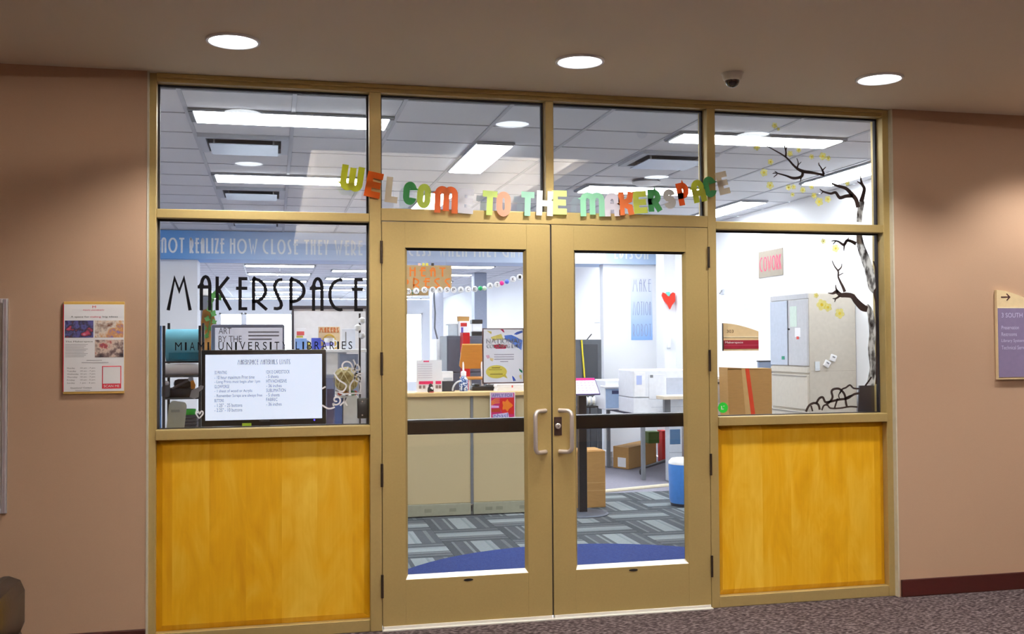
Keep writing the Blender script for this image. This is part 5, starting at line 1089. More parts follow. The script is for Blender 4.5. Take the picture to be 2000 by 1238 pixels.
B(a[0], a[1], Yk-.25, Yk-.08, 0, a[3], .005).build('body', mat('gloss_red', (196, 12, 26), .35), t); B(a[0], a[1], Yk-.25, Yk-.08, a[3], a[3]+.004).build('lid', mat('dark_red', (150, 10, 24), .4), t)
# paper towel dispenser style machine on column
Yt = 7.2
a = pr(922, 624, 943, 690, Yt)
t = thing('button_machine', ((a[0]+a[1])/2, Yt, 0), 'black and white hourglass-shaped machine on a stand behind chair', 'machine')
wq = a[1]-a[0]; zt2 = a[3]; hq = a[3]-a[2]
B(a[0], a[1], Yt, Yt+.14, zt2-.05, zt2, .006).build('black_head', BLACK, t); B(a[0]+.005, a[1]-.005, Yt+.01, Yt+.13, zt2-.15, zt2-.05, .01).build('white_drum', WHITE, t); B(a[0], a[1], Yt+.02, Yt+.13, zt2-.25, zt2-.15, .006).build('dark_band', BLACK, t)
MB().lathe([(wq*.3, zt2-.44), (wq*.5, zt2-.36), (wq*.5, zt2-.3), (wq*.3, zt2-.25)], ((a[0]+a[1])/2, Yt+.07, 0), 20).build('white_drum', LGREY, t, True); B(a[0], a[1], Yt, Yt+.14, 0, zt2-.44, .004).build('stand', LGREY, t); B((a[0]+a[1])/2-.035, (a[0]+a[1])/2+.03, Yt-.004, Yt, zt2-.55, zt2-.47).build('black_mark', BLACK, t)
# white appliance left + cable
Ya = 6.52
a = pr(853, 662, 869, 760, Ya)
t = thing('white_locker', ((a[0]+a[1])/2, Ya+.2, 0), 'tall narrow white locker beside the dark filing cabinet', 'locker')
B(a[0], a[1], Ya, Ya+.4, 0, a[3], .005).build('body', WHITE, t); B(a[0]+.01, a[1]-.02, Ya-.01, Ya+.001, .05, a[3]-.03, .003).build('door', WHITE, t); B(a[1]-.018, a[1]-.002, Ya-.012, Ya, a[3]-.2, a[3]-.12).build('handle', colr((90, 140, 200)), t)
cpts = [at(848, 586, 9.0), at(850, 610, 9.0), at(849, 640, 9.0), at(852, 652, 9.0), at(857, 672, 9.0)]
top = Vector((cpts[0].x, 9.0, H-.001)); 
tag(MB().tube([top]+cpts+[Vector((cpts[-1].x+.02, 9.0, .005))], .012, 8).build('hanging_cable', GREY, smooth=True), 'thin grey cable hanging down from the ceiling in the far office', 'cable')
# heat press sign and bead garland hanging over the counter
Yh = 3.75
a = pr(770, 518, 882, 565, Yh)
t = thing('hanging_sign', ((a[0]+a[1])/2, Yh, a[2]), 'brown cardboard HEAT PRESS sign with orange lettering hanging over the counter', 'sign')
B(a[0], a[1], Yh, Yh+.008, a[2], a[3], .001).build('board', mat('sign_card', (184, 156, 112), .8), t)
for s, px in (('HEAT', (800, 522, 870, 540)), ('PRESS', (786, 543, 880, 562))):
    r = pr(*px, Yh); q = MB(); strokeline(q, s, r[0], r[1], r[2], r[3], .013, fY(Yh), DECO, .0015, .5); q.build('lettering', mat('sign_orange', (236, 124, 28), .6), t)
b2 = pr(770, 565, 837, 577, Yh); B(b2[0], b2[1], Yh+.001, Yh+.007, b2[2], b2[3]+.002).build('lower_board', mat('sign_card', (184, 156, 112), .8), t)
r = pr(795, 566, 820, 575, Yh); q = MB(); strokeline(q, 'ITY', r[0], r[1], r[2], r[3], .008, fY(Yh), DECO, .003, .6); q.build('lettering', colr((60, 130, 96)), t)
for x in (a[0]+.05, a[1]-.05): MB().tube([(x, Yh+.004, a[3]-.01), (x, Yh+.004, H-.001)], .0015, 6).build('string', LGREY, t)
for px, c3 in ((819, (240, 200, 190)), (827, (226, 216, 100)), (834, (236, 220, 80)), (845, (40, 40, 44))): p = at(px, 515, Yh); B(p.x-.012, p.x+.012, Yh-.002, Yh+.004, a[3]-.004, p.z+.006, .004).build('sticker', colr(c3), t)
Yb = 3.7
t = thing('bead_garland', (at(935, 562, Yb).x, Yb, at(935, 565, Yb).z), 'garland of white letter beads with coloured beads strung over the counter', 'garland')
beads = [(797, 569, 'I'), (813, 569, 'M'), (829, 566, 'A'), (845, 566, 'K'), (860, 566, 'E'), (873, 566, 'R'), (886, 566, 'S'), (900, 565.5, 'P'), (914, 565, 'A'), (927, 564.5, 'C'), (938, 563, None, (20, 170, 100)), (946, 563, None, (214, 236, 214)), (957, 558, 'A'), (971, 556, 'T'), (980, 553, None, (236, 30, 150)), (990, 550, None, (96, 130, 230)), (1002, 545, 'K'), (1015, 541, 'I'), (1026, 537, 'N')]
beads = [(797, 569, 'M'), (813, 568, 'A'), (829, 566, 'K'), (845, 566, 'E'), (859, 566, 'R'), (873, 566, 'S'), (886, 566, 'P'), (900, 565.5, 'A'), (914, 565, 'C'), (927, 564.5, 'E')]+beads[10:]
line = [at(780, 571, Yb)]
for bd_ in beads:
    p = at(bd_[0], bd_[1], Yb); line.append(p); R0 = .028 if bd_[2] else .021
    if bd_[2]:
        b0 = MB().lathe([(R0*.7, -.008), (R0, -.004), (R0, .004), (R0*.7, .008)], (p.x, Yb, p.z), 20, 'y').build('bead', WHITE, t, True)
        MB().text(bd_[2], p.x-.012, p.x+.012, p.z-.014, p.z+.014, *fY(Yb-.008), .001).build('bead_letter', BLACK, b0)
    else: MB().lathe([(.003, -R0)]+[(R0*math.sin(a_*PI/10), -R0*math.cos(a_*PI/10)) for a_ in range(1, 10)]+[(.003, R0)], (p.x, Yb, p.z), 18).build('bead', colr(bd_[3], .35), t, True)
line.append(at(1045, 528, Yb)); MB().tube(line, .0025, 6).build('string', LGREY, t)
MB().tube([line[-1], (line[-1].x+.06, Yb, H-.001)], .0025, 6).build('string', LGREY, t); MB().tube([line[0], (line[0].x-.05, Yb, H-.001)], .0025, 6).build('string', LGREY, t)
# ================================================================== RIGHT DOOR VIEW
kp = fl(1138, 1003); kx, ky = kp.x, kp.y
t = thing('tablet_kiosk', (kx, ky, 0), 'black post kiosk with round base and tilted tablet showing a pink calendar', 'kiosk')
MB().lathe([(.24, 0.003), (.24, .010), (.22, .018), (.03, .02)], (kx-.02, ky-.02, 0), 36).build('base', mat('base_grey', (84, 92, 106), .5, .3), t)
pw = (at(1145, 900, ky).x-at(1130, 900, ky).x)/2; kz = at(1138, 772, ky).z
B(kx-pw, kx+pw, ky-.03, ky+.03, .018, kz, .004).build('post', BLACK, t)
r = pr(1116, 738, 1168, 770, ky-.03); tl = [(r[0], ky+.03, r[3]), (r[1]-.012, ky+.03, r[3]), (r[1]+.012, ky-.06, r[2]), (r[0], ky-.06, r[2])]
def slab(pts, th, nm, m, par):
    n = (Vector(pts[1])-Vector(pts[0])).cross(Vector(pts[3])-Vector(pts[0])).normalized(); n = n if n.y < 0 else -n
    q = MB(); A = [Vector(p) for p in pts]; Bk = [p-n*th for p in A]
    q.quad(*A); q.quad(*Bk[::-1])
    for i in range(4): j = (i+1) % 4; q.quad(A[i], Bk[i], Bk[j], A[j])
    return q.build(nm, m, par), n
o, n = slab(tl, .014, 'tablet', mat('violet_bezel', (88, 70, 130), .4), t)
def inset(pts, u0, u1, v0, v1, d):
    A, B2, C2, D2 = [Vector(p) for p in pts]; f = lambda u, v: (A*(1-u)+B2*u)*(1-v)+(D2*(1-u)+C2*u)*v
    return [f(u0, v0)+n*d, f(u1, v0)+n*d, f(u1, v1)+n*d, f(u0, v1)+n*d]
slab(inset(tl, .03, .97, .17, .95, .001), .0012, 'screen', mat('kiosk_screen', (238, 232, 248), .4, 0, .05, 60, emit=.6), o)
slab(inset(tl, .03, .97, .03, .17, .001), .0012, 'pink_header', mat('kiosk_pink', (232, 10, 110), .4, emit=.5), o)
for i in range(6):
    for j in range(4): slab(inset(tl, .08+.145*i, .16+.145*i, .27+.16*j, .33+.16*j, .0016), .0006, 'day_mark', colr((206, 190, 226)), o)
# tall cardboard box behind the post
p = fl(1183, 991); a0 = at(1122, 950, p.y).x; zt = at(1155, 881, p.y).z
t = thing('cardboard_box', ((a0+p.x)/2, p.y+.15, 0), 'tall plain cardboard box standing behind the black kiosk post', 'box')
B(a0, p.x, p.y, p.y+.3, .004, zt, .003).build('body', CARD, t)
for f in (.44, .30): B(a0, p.x, p.y-.001, p.y+.002, zt*f, zt*f+.006).build('seam', mat('card_seam', (206, 166, 108), .8), t)
B(a0+.01, p.x-.01, p.y+.02, p.y+.14, zt, zt+.006).build('flap', CARD, t); B(a0+.01, p.x-.01, p.y+.16, p.y+.28, zt, zt+.006).build('flap', CARD, t)
# blue bin with white lid
Yn = 3.45; br = .17; bx = at(1308, 950, Yn).x+br; zt = at(1330, 908, Yn-.1).z
t = thing('waste_bin', (bx, Yn, 0), 'bright blue round bin with white lid and black slot on the carpet', 'bin')
MB().lathe([(br*.88, .004), (br*.9, .03)], (bx, Yn, 0), 36).build('foot', mat('bin_foot', (44, 50, 66), .6), t)
MB().lathe([(br*.9, .03), (br*.95, .06), (br, zt-.02), (br*.98, zt)], (bx, Yn, 0), 36).build('body', mat('bin_blue', (74, 140, 224), .4), t, True)
MB().lathe([(br*.99, zt), (br*.98, zt+.02), (br*.85, zt+.045), (br*.3, zt+.055)], (bx, Yn, 0), 36).build('lid', WHITE, t, True)
sl = at(1336, 929, Yn-br); q = MB()
for i in range(6):
    a0, a1 = math.radians(262+10*i-8), math.radians(262+10*(i+1)-8); R2 = br*1.0
    q.quad((bx+R2*math.cos(a0), Yn+R2*math.sin(a0), sl.z-.016), (bx+R2*math.cos(a1), Yn+R2*math.sin(a1), sl.z-.016), (bx+R2*math.cos(a1), Yn+R2*math.sin(a1), sl.z+.022), (bx+R2*math.cos(a0), Yn+R2*math.sin(a0), sl.z+.022))
q.build('slot', BLACK, t)
# printer table
tz = .72; c0 = fl(1250, 808, tz); TX0, TX1, TY0, TY1 = c0.x, 3.36, c0.y, c0.y+1.3
t = thing('printer_table', ((TX0+TX1)/2, (TY0+TY1)/2, 0), 'long dark-edged white table carrying the laser printers', 'table')
B(TX0, TX1, TY0, TY1, tz-.03, tz-.002, .003).build('tabletop', mat('navy_edge', (40, 48, 78), .5), t); B(TX0+.002, TX1-.002, TY0+.002, TY1-.002, tz-.0022, tz).build('laminate', mat('white_laminate', (226, 226, 226), .5), t)
for x in (TX0+.03, TX1-.08):
    for y in (TY0+.03, TY1-.08): B(x, x+.04, y, y+.04, 0, tz-.03).build('leg', GREY, t)
# big printer
r = pr(1237, 722, 1352, 804, TY0+.08); Yp = TY0+.08; xa, xb = r[0], min(r[1], 3.30); zt = r[3]
PW = mat('printer_white', (226, 229, 236), .5); 
t = thing('laser_printer', ((xa+xb)/2, Yp+.25, tz), 'large white laser printer nearest the grey stand on the table', 'printer')
wq = xb-xa
B(xa, xb, Yp, Yp+.5, tz, tz+.165, .008).build('paper_base', PW, t); B(xa, xb, Yp, Yp+.5, tz+.168, zt, .012).build('body', PW, t)
B(xa+.012, xa+wq*.20, Yp-.006, Yp+.002, tz+.18, zt-.03, .003).build('side_cover', WHITE, t); B(xa+wq*.26, xa+wq*.54, Yp-.006, Yp+.002, tz+.15, zt-.05, .003).build('front_cover', PW, t)
B(xa+wq*.56, xb-.01, Yp-.003, Yp+.004, tz+.2, zt-.09, .002).build('output_bay', mat('bay_grey', (186, 192, 206), .6), t)
B(xa+wq*.5, xb, Yp-.10, Yp+.01, tz+.17, tz+.195, .008).build('output_tray', WHITE, t); B(xa+wq*.28, xa+wq*.33, Yp-.008, Yp-.005, zt-.085, zt-.055).build('badge', GREY, t); B(xa+wq*.05, xa+wq*.14, Yp-.008, Yp-.005, zt-.16, zt-.06).build('blue_label', colr((176, 190, 232)), t); B(xa+wq*.3, xb-.05, Yp-.004, Yp+.001, tz+.06, tz+.066).build('tray_line', LGREY, t)
# smaller printer behind
Yq = TY0+.72; r = pr(1182, 742, 1247, 797, Yq); xa, xb, zt = r[0], r[1], r[3]
t = thing('laser_printer', ((xa+xb)/2, Yq+.2, tz), 'smaller white printer with raised paper lid behind the large one', 'printer')
wq = xb-xa; B(xa, xb, Yq, Yq+.42, tz, zt-.0, .01).build('body', PW, t); B(xa+wq*.48, xb-.01, Yq-.005, Yq+.002, tz+.03, zt-.02, .003).build('front_cover', PW, t)
B(xa+.005, xa+wq*.42, Yq-.004, Yq+.002, tz+.02, zt-.1, .003).build('blue_side', mat('printer_blue', (160, 184, 218), .5), t); B(xa-.01, xa+wq*.42, Yq-.06, Yq+.15, zt-.085, zt-.065, .004).build('paper_lid', WHITE, t); B(xa+wq*.2, xa+wq*.4, Yq-.006, Yq-.003, zt-.16, zt-.12, .002).build('dark_slot', colr((56, 64, 104)), t); B(xa+wq*.56, xa+wq*.7, Yq-.007, Yq-.004, zt-.07, zt-.06).build('badge', GREY, t)
# pedestal stand with slab, rolling foot
Yv = TY0-.17; r = pr(1306, 846, 1331, 937, Yv); zs = at(1312, 779, Yv).z
t = thing('pedestal_stand', ((r[0]+r[1])/2, Yv, 0), 'light grey pedestal stand with slim post and beige slab top', 'stand')
B(r[0], r[1], Yv-.02, Yv+.1, .004, .60, .006).build('pedestal', LGREY, t); B(r[0]+.008, r[1]-.02, Yv-.023, Yv-.019, .40, .56, .002).build('vent_panel', mat('vent_blue', (70, 104, 140), .5), t); B(r[0], r[1], Yv-.0215, Yv-.0195, .31, .314).build('seam', GREY, t)
r2 = pr(1300, 780, 1312, 815, Yv); B(r2[0], r2[1], Yv+.03, Yv+.08, .59, zs, .003).build('post', GREY, t)
r3 = pr(1288, 770, 1350, 779, Yv); B(r3[0], r3[1], Yv-.12, Yv+.10, zs, zs+.035, .003).build('slab', mat('beige_slab', (214, 200, 178), .6), t)
cp = fl(1254, 927); MB().tube([(r[0]+.05, Yv+.05, .24), (cp.x, cp.y, .07)], [.02, .013], 8).build('foot', BLACK, t); MB().lathe([(.012, -.03), (.032, -.022), (.032, .022), (.012, .03)], (cp.x, cp.y, .033), 18, 'x').build('caster', BLACK, t)
# cardboard box on floor under the table with label
A_, B_, C_ = fl(1198, 913), fl(1228, 917), fl(1282, 903); D_ = A_+C_-B_; zt = at(1228, 875, B_.y).z
t = thing('cardboard_box', ((A_.x+C_.x)/2, (A_.y+C_.y)/2, 0), 'wide cardboard box with white shipping label under the printer table', 'box')
MB().prism([(p.x, p.y) for p in (A_, B_, C_, D_)], (0, 0, .002), (1, 0, 0), (0, 1, 0), (0, 0, 1), zt).build('body', CARD, t)
u = (B_-A_); uu = u.normalized(); nn = Vector((uu.y, -uu.x, 0)); L_ = u.length
MB().prism([(L_*.3, .02), (L_*.82, .02), (L_*.82, zt*.52), (L_*.3, zt*.52)], A_, uu, (0, 0, 1), nn, .002).build('label', PAPER, t); MB().prism([(0, 0), (L_, 0), (L_, .05), (0, .05)], A_+Vector((0, 0, zt+.002)), uu, (B_-C_).normalized()*-1, (0, 0, 1), .003).build('flap', mat('card_seam', (206, 166, 108), .8), t)
top_z = zt+.004
for px, c3, lb, cx_ in (((1289, 846, 1303, 870), (214, 26, 20), 'red storage bin on the cardboard box under the table', 0), ((1267, 848, 1288, 870), (78, 110, 30), 'olive green storage bin on the cardboard box under the table', 0)):
    Yb2 = C_.y-.05 if c3[0] > 200 else (B_.y+C_.y)/2+.1
    r = pr(*px, Yb2); zb2 = 0 if c3[0] > 200 else top_z
    t = thing('storage_bin', ((r[0]+r[1])/2, Yb2+.1, zb2), lb if zb2 else 'tall red storage bin standing beside the wide cardboard box', 'bin')
    xo = .03 if not zb2 else 0
    B(r[0]+xo, r[1]+xo, Yb2, Yb2+.16, zb2+.002, r[3]+.02, .006).build('tub', colr(c3, .5), t); B(r[0]+xo-.004, r[1]+xo+.004, Yb2-.004, Yb2+.164, r[3]+.02, r[3]+.03, .002).build('rim', colr(c3, .5), t)
rp = fl(1192, 911)
for i in range(3):
    t = thing('paper_ream', (rp.x, rp.y+.1, .06*i), 'wrapped white paper ream in the small stack beside the labelled box', 'paper', 'paper reams under the table')
    B(rp.x-.045, rp.x+.03, rp.y, rp.y+.25, .06*i+.001, .06*i+.059, .004).build('wrapper', PAPER, t); B(rp.x-.03, rp.x+.0, rp.y-.001, rp.y+.001, .06*i+.02, .06*i+.04).build('print', LGREY, t)
# dark enclosure machine with yellow tube, craft cart
Ye = 7.0; r = pr(1120, 663, 1175, 760, Ye); zt = r[3]
t = thing('dark_printer_tower', ((r[0]+r[1])/2, Ye+.2, 0), 'tall dark grey fabrication machine with a yellow tube down its front', 'machine')
B(r[0], r[1], Ye, Ye+.3, .004, zt, .006).build('case', mat('charcoal_case', (82, 86, 92), .5, 0, .15, 8), t); B(r[0]+.02, r[0]+.03, Ye-.004, Ye+.002, .3, zt-.01).build('pale_edge', mat('pale_blue_edge', (150, 178, 222), .5), t); B(r[0]+.12, r[1]-.05, Ye-.003, Ye+.001, .95, zt-.06, .003).build('door_glass', mat('smoke_glass', (64, 68, 74), .15), t)
ty = [at(1136, 664, Ye-.02), at(1138, 692, Ye-.02), at(1140, 715, Ye-.02), at(1142, 740, Ye-.02), at(1143, 790, Ye-.02)]; MB().tube(ty, .011, 8).build('yellow_tube', mat('yellow_tube', (226, 206, 50), .5), t, True)
q = at(1155, 664, Ye); MB().tube([(q.x-.03, Ye+.1, zt-.005), (q.x, Ye+.1, zt+.03), (q.x+.03, Ye+.08, zt+.07)], .008, 6).build('bracket', DGREY, t)
Yc2 = 6.15; r = pr(1139, 793, 1170, 900, Yc2); cz2 = r[3]
t = thing('tool_cart', ((r[0]+r[1])/2, Yc2+.15, 0), 'dark utility cart with white spools on top beside the printers', 'cart')
B(r[0], r[1], Yc2, Yc2+.34, cz2-.02, cz2, .004).build('top_shelf', BLACK, t); zs2 = at(1168, 822, Yc2).z; B(r[0], r[1], Yc2, Yc2+.34, zs2-.015, zs2, .004).build('lower_shelf', BLACK, t); B(r[0], r[1], Yc2, Yc2+.34, .1, .115, .004).build('bottom_shelf', BLACK, t)
for x in (r[0], r[1]-.015):
    for y in (Yc2, Yc2+.325): B(x, x+.015, y, y+.015, .004, cz2-.02).build('post', DGREY, t)
xs0, xs1 = r[0], r[1]
for i in range(3):
    t = thing('filament_spool', (xs0+.035+.055*i, Yc2+.1, cz2), 'white filament spool standing on the dark utility cart', 'spool', 'filament spools on the cart')
    x = xs0+.012+.055*i
    MB().lathe([(.012, x), (.055, x), (.055, x+.006), (.012, x+.006)], (0, Yc2+.09, cz2+.056), 24, 'x').build('flange', WHITE, t); MB().lathe([(.012, x+.04), (.055, x+.04), (.055, x+.046), (.012, x+.046)], (0, Yc2+.09, cz2+.056), 24, 'x').build('flange', WHITE, t); MB().lathe([(.04, x+.006), (.04, x+.04)], (0, Yc2+.09, cz2+.056), 24, 'x').build('winding', mat('pale_filament', (240, 236, 222), .4), t)
t = thing('orange_tray', ((xs0+xs1)/2, Yc2+.12, zs2), 'orange parts tray on the lower shelf of the cart', 'tray')
B(xs0+.018, xs1-.018, Yc2+.01, Yc2+.25, zs2, zs2+.01).build('floor_panel', mat('tray_orange', (226, 128, 26), .5), t)
for q in ((xs0+.018, xs1-.018, Yc2+.006, Yc2+.014), (xs0+.018, xs1-.018, Yc2+.246, Yc2+.254), (xs0+.018, xs0+.024, Yc2+.014, Yc2+.246), (xs1-.024, xs1-.018, Yc2+.014, Yc2+.246)): B(q[0], q[1], q[2], q[3], zs2, zs2+.05, .001).build('side_wall', mat('tray_orange', (226, 128, 26), .5), t)
# blue poster, heart, switch, panel on walls
r = pr(1232.5, 543, 1274, 664, 7.396)
t = thing('blue_poster', ((r[0]+r[1])/2, 7.4, r[2]), 'tall pale blue gradient poster with thin lettering on the white wall', 'poster')
B(r[0], r[1], 7.396, 7.4, r[2], r[3]).build('sheet', grad_mat('poster_blue', 2, 0, .85, [(0, (140, 182, 240)), (.35, (186, 208, 244)), (.7, (222, 230, 246)), (1, (232, 234, 244))]), t)
wq, hq = r[1]-r[0], r[3]-r[2]
for s, v0, v1 in (('MAKE', .02, .22), ('MOTION', .38, .6), ('ROBOT', .74, .94)): q = MB(); strokeline(q, s, r[0]+wq*.08, r[1]-wq*.06, r[3]-hq*v1, r[3]-hq*v0, .008, fY(7.396), DECO, .001, .4); q.build('lettering', colr((150, 162, 196)), t)
hp = [at(*p, 6.69) for p in ((1292, 577), (1294, 571), (1299, 573), (1304, 578), (1306, 580), (1310, 574), (1314, 571), (1318, 573), (1318, 588), (1312, 596), (1308, 604), (1304, 596), (1297, 588))]
t = thing('heart_ornament', (hp[10].x, 6.69, hp[10].z), 'bright red heart ornament with teal clip hanging on the white pilaster', 'ornament')
MB().prism([(p.x, p.z) for p in hp], (0, 6.70, 0), (1, 0, 0), (0, 0, 1), (0, -1, 0), .025).build('heart', mat('heart_red', (240, 48, 22), .4), t); c_ = at(1305, 575, 6.69); B(c_.x-.018, c_.x+.018, 6.672, 6.732, c_.z-.02, c_.z+.03, .005).build('clip', mat('teal_clip', (110, 216, 200), .5), t)
r = pr(1302, 655, 1309.5, 679, 6.72)
t = thing('wall_dispenser', ((r[0]+r[1])/2, 6.72, r[2]), 'small white dispenser fixed to the white pilaster below the heart', 'dispenser')
B(r[0], r[1], 6.69, 6.732, r[2], r[3], .01).build('case', WHITE, t, True); B(r[0]+.006, r[1]-.006, 6.7, 6.728, r[2]-.014, r[2]+.004, .003).build('nozzle', LGREY, t)
p0, p1 = atx(1162, 613, IX1-.004), atx(1179, 613, IX1-.004); zz0, zz1 = atx(1170, 630, IX1-.004).z, atx(1170, 597, IX1-.004).z
t = thing('breaker_panel', (IX1, (p0.y+p1.y)/2, zz0), 'pale grey electrical panel on the far white right wall', 'panel')
B(IX1-.02, IX1, min(p0.y, p1.y), max(p0.y, p1.y), zz0, zz1, .004).build('box', LGREY, t); B(IX1-.026, IX1-.019, min(p0.y, p1.y)+.06, max(p0.y, p1.y)-.06, zz0+.05, zz1-.05, .003).build('door', mat('panel_grey', (204, 204, 216), .5), t)
# ================================================================== RIGHT WINDOW VIEW
CBX, CBY0, CBY1, CBZ = 3.0, 2.62, 3.30, 1.905
t = thing('storage_cabinet', (3.22, (CBY0+CBY1)/2, 0), 'tall beige metal storage cabinet against the white right wall', 'cabinet')
BEI = mat('beige_metal', (200, 194, 182), .5, .05); BEIF = mat('beige_front', (190, 192, 198), .5, .05)
B(CBX, 3.445, CBY0, CBY1, .004, CBZ, .004).build('body', BEI, t); B(CBX-.012, CBX+.001, CBY0, CBY1, CBZ-.045, CBZ, .003).build('top_rail', BEIF, t)
ym = atx(1542, 640, CBX).y; zd = 1.27
d1 = B(CBX-.018, CBX+.001, CBY0+.006, ym-.012, zd+.01, CBZ-.05, .003).build('door', BEIF, t); d2 = B(CBX-.018, CBX+.001, ym+.012, CBY1-.006, zd+.01, CBZ-.05, .003).build('door', mat('blue_grey_front', (186, 196, 214), .5), t)
B(CBX-.006, CBX+.001, ym-.011, ym+.011, zd+.01, CBZ-.05).build('door_gap', mat('gap_brown', (112, 100, 92), .6), t)
MB().lathe([(.008, -.032), (.008, -.017)], (CBX, ym-.03, zd+.33), 12, 'x').build('lock', BLACK, d1)
yy = atx(1553, 607, CBX).y; B(CBX-.0195, CBX-.0178, yy-.06, yy+.06, 1.62, 1.8).build('green_note', mat('pale_green_note', (206, 224, 214), .8), d1); yy = atx(1562, 657, CBX).y; B(CBX-.0195, CBX-.0178, yy-.05, yy+.05, zd+.26, zd+.34).build('white_note', PAPER, d1); B(CBX-.021, CBX-.0178, yy-.02, yy+.02, zd+.24, zd+.265).build('red_magnet', colr((206, 60, 56)), d1); yy = atx(1533, 708, CBX).y; B(CBX-.021, CBX-.0178, yy-.03, yy+.02, zd+.06, zd+.09).build('green_magnet', colr((40, 150, 120)), d2)
B(CBX-.016, CBX+.001, CBY0+.004, CBY1-.004, zd-.05, zd-.002, .003).build('mid_rail', BEI, t)
for i, (z0, z1) in enumerate(((.905, 1.20), (.60, .885), (.3, .58), (.05, .28))):
    d_ = B(CBX-.018, CBX+.001, CBY0+.006, CBY1-.006, z0, z1, .003).build('drawer', BEI, t); B(CBX-.024, CBX-.017, CBY0+.02, CBY1-.02, z1-.012, z1-.004).build('pull_lip', mat('lip_grey', (150, 146, 140), .5), d_)
B(CBX+.01, 3.44, CBY0-.0012, CBY0, 1.235, 1.238).build('side_seam', mat('seam_beige', (176, 170, 158), .6), t)
for px, rot, lb in (((1607, 701, 1623, 720), .5, 'white rounded magnet with grey print on the cabinet side, lower of two'), ((1619, 691, 1635, 707), .35, 'white rounded magnet with grey print on the cabinet side, upper of two')):
    c_ = at((px[0]+px[2])/2, (px[1]+px[3])/2, CBY0-.004); t = thing('magnet', (c_.x, CBY0, c_.z-.03), lb, 'magnet')
    q = MB(); q.M = Matrix.Translation((c_.x, CBY0-.007, c_.z)) @ Matrix.Rotation(rot, 4, 'Y'); q.box(-.029, .029, -.007, .007, -.029, .029, .0065); q.build('tile', WHITE, t, True)
    q = MB(); q.M = Matrix.Translation((c_.x, CBY0-.0145, c_.z)) @ Matrix.Rotation(rot, 4, 'Y'); q.box(-.013, .013, -.0005, .0005, .002, .014); q.build('print', GREY, t)
r = pr(1592, 706, 1601, 724, CBY0-.004)
t = thing('magnet', ((r[0]+r[1])/2, CBY0, r[2]), 'narrow pale strip magnet on the cabinet side beside the rounded ones', 'magnet'); B(r[0], r[1], CBY0-.008, CBY0, r[2], r[3], .002).build('strip', mat('pale_strip', (222, 230, 236), .6), t); B(r[0]+.004, r[1]-.004, CBY0-.009, CBY0-.0075, r[2]+.01, r[2]+.016).build('print', LGREY, t)
# wall sign in pink script lettering and paper sheet
def wallrect(x0, y0, x1, y1):
    a, b_ = atx(x0, (y0+y1)/2, IX1-.005), atx(x1, (y0+y1)/2, IX1-.005); xm = (x0+x1)/2
    return -a.y, -b_.y, atx(xm, y1, IX1-.005).z, atx(xm, y0, IX1-.005).z
u0, u1, z0, z1 = wallrect(1481.5, 488, 1529, 540)
t = thing('pink_sign', (IX1, -(u0+u1)/2, z0), 'grey-beige sign with pink hand lettering on the white right wall', 'sign')
B(IX1-.006, IX1, -u1, -u0, z0, z1, .001).build('board', mat('sign_beige', (146, 138, 126), .8), t)
q = MB(); strokeline(q, 'COWORK', u0+.03, u1-.03, z0+.06, z1-.06, .014, fX(IX1-.006), DECO, .0015, .25); q.build('lettering', mat('sign_pink', (206, 62, 100), .6), t)
u0, u1, z0, z1 = wallrect(1449, 570, 1468, 608)
t = thing('wall_notice', (IX1, -(u0+u1)/2, z0), 'plain white notice sheet on the white wall near the pink sign', 'notice'); B(IX1-.003, IX1, -u1, -u0, z0, z1).build('sheet', PAPER, t)
for i in range(4): B(IX1-.0042, IX1-.0028, -u1+.04, -u0-.04, z1-.05-.045*i, z1-.042-.045*i).build('print_line', LGREY, t)
u0, u1, z0, z1 = wallrect(1408, 565, 1414, 575)
t = thing('wall_hook', (IX1, -(u0+u1)/2, z0), 'tiny grey hook on the white right wall beside the mullion', 'hook'); B(IX1-.012, IX1, -u1, -u0, z0, z1, .003).build('plate', LGREY, t); MB().tube([(IX1-.01, -(u0+u1)/2, z1-.01), (IX1-.04, -(u0+u1)/2, z0+.005), (IX1-.045, -(u0+u1)/2, z0+.02)], .006, 6).build('prong', GREY, t)
# flattened cardboard with orange tape
Yx = 2.15; xa, xb = at(1424, 770, Yx).x, at(1507.5, 770, Yx).x; zt = at(1470, 720, Yx).z
t = thing('cardboard_box', ((xa+xb)/2, Yx, 0), 'tall cardboard carton with orange-red tape stripe leaning by the beige cabinet', 'box')
MB().prism([(xa+.02, .004), (xb, .004), (xb, zt-.006), (xa-.012, zt+.012)], (0, Yx, 0), (1, 0, 0), (0, 0, 1), (0, 1, 0), .16).build('body', CARD, t)
TP = mat('orange_tape', (226, 70, 34), .4); u = lambda px, py: (at(px, py, Yx).x, at(px, py, Yx).z)
a_, b_ = u(1455.5, 720), u(1463, 720); c_, d_ = u(1475, 810), u(1467, 810)
MB().prism([a_, b_, c_, d_], (0, Yx, 0), (1, 0, 0), (0, 0, 1), (0, -1, 0), .0012).build('tape', TP, t)
a_, b_ = u(1448, 719), u(1455, 719); c_, d_ = u(1467, 810), u(1456, 810); MB().prism([a_, b_, c_, d_], (0, Yx, 0), (1, 0, 0), (0, 0, 1), (0, -1, 0), .0006).build('pale_strip', mat('card_seam', (206, 166, 108), .8), t)
B(xa-.01, xb, Yx, Yx+.16, zt-.004, zt+.002).build('top_flap', mat('card_seam', (206, 166, 108), .8), t)
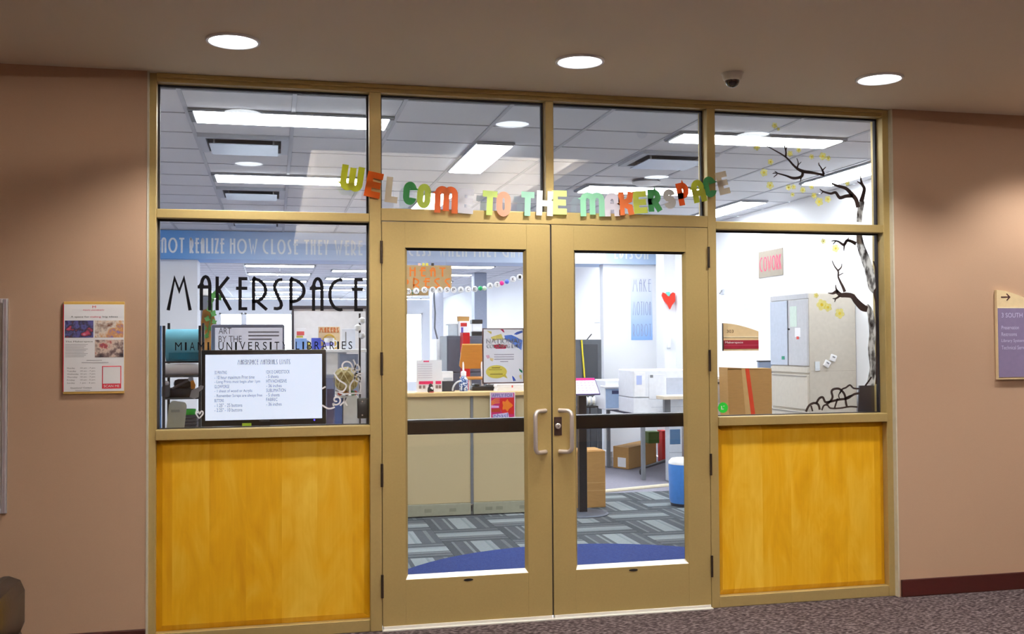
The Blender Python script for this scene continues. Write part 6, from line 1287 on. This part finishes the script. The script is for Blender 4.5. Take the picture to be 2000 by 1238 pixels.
# grey-blue task chair behind it
Yy = 3.75; r = pr(1483, 704, 1512, 760, Yy); xm = (r[0]+r[1])/2+.06
t = thing('task_chair', (xm, Yy-.2, 0), 'blue-grey task chair with dark rim behind the taped carton', 'chair')
B(r[0], r[0]+.18, Yy, Yy+.05, .95, r[3]-.006, .015).build('backrest', mat('chair_blue_grey', (132, 146, 172), .7), t, True); B(r[0]-.003, r[0]+.183, Yy-.002, Yy+.052, r[3]-.012, r[3], .004).build('rim', DGREY, t)
B(r[0]-.12, r[0]+.24, Yy-.36, Yy+.03, .56, .63, .02).build('seat', mat('chair_blue_grey', (132, 146, 172), .7), t, True); MB().tube([(r[0]+.06, Yy+.03, .6), (r[0]+.06, Yy+.045, .97)], .018, 10).build('back_post', DGREY, t); MB().tube([(r[0]+.06, Yy-.16, .06), (r[0]+.06, Yy-.16, .57)], .025, 12).build('column', DGREY, t)
for k in range(5): a = k*2*PI/5+.3; MB().tube([(r[0]+.06, Yy-.16, .09), (r[0]+.06+0.2*math.cos(a), Yy-.16+0.2*math.sin(a), .05)], .014, 8).build('base_arm', DGREY, t); MB().lathe([(.01, -.015), (.025, -.01), (.025, .01), (.01, .015)], (r[0]+.06+0.2*math.cos(a), Yy-.16+0.2*math.sin(a), .027), 14, 'x').build('caster', BLACK, t)
# white drawer unit at the left edge of the right window
Yz = 2.36; r = pr(1392, 735, 1417, 830, Yz)
t = thing('drawer_unit', ((r[0]+r[1])/2, Yz+.2, 0), 'white drawer unit beside the taped carton behind the green sticker', 'drawers')
B(r[0]-.1, r[1], Yz, Yz+.35, .004, r[3], .005).build('body', WHITE, t)
for i in range(5): z_ = r[3]-.13-.2*i; d_ = B(r[0]-.095, r[1]-.006, Yz-.01, Yz+.001, z_-.07, z_+.115, .003).build('drawer', WHITE, t); B(r[0]-.02, r[1]-.05, Yz-.02, Yz-.009, z_+.07, z_+.085, .003).build('handle', DGREY, d_)
# dark folder on the inner sill ledge
t = thing('inner_ledge', (1.5, .16, 0), 'slim white display ledge inside the tree decal window', 'ledge')
B(1.0, 2.03, .145, .27, 1.0, 1.02, .002).build('board', WHITE, t)
for x in (1.05, 1.95): B(x, x+.03, .2, .23, .004, 1.0).build('leg', GREY, t)
P2 = [at(*p, .16) for p in ((1674, 806), (1679, 753), (1716, 752), (1716, 803))]; P2[0].z = 1.02; P2[3].z = 1.02
t = thing('dark_folder', ((P2[0].x+P2[3].x)/2, .17, 1.02), 'dark slate folder with navy lower edge standing inside the tree window', 'folder')
MB().prism([(p.x, p.z) for p in P2], (0, .16, 0), (1, 0, 0), (0, 0, 1), (0, 1, 0), .012).build('cover', mat('slate_folder', (72, 72, 86), .5), t); B(P2[0].x+.008, P2[3].x-.002, .158, .1605, 1.02, 1.062).build('navy_edge', mat('navy_edge2', (34, 66, 120), .5), t)
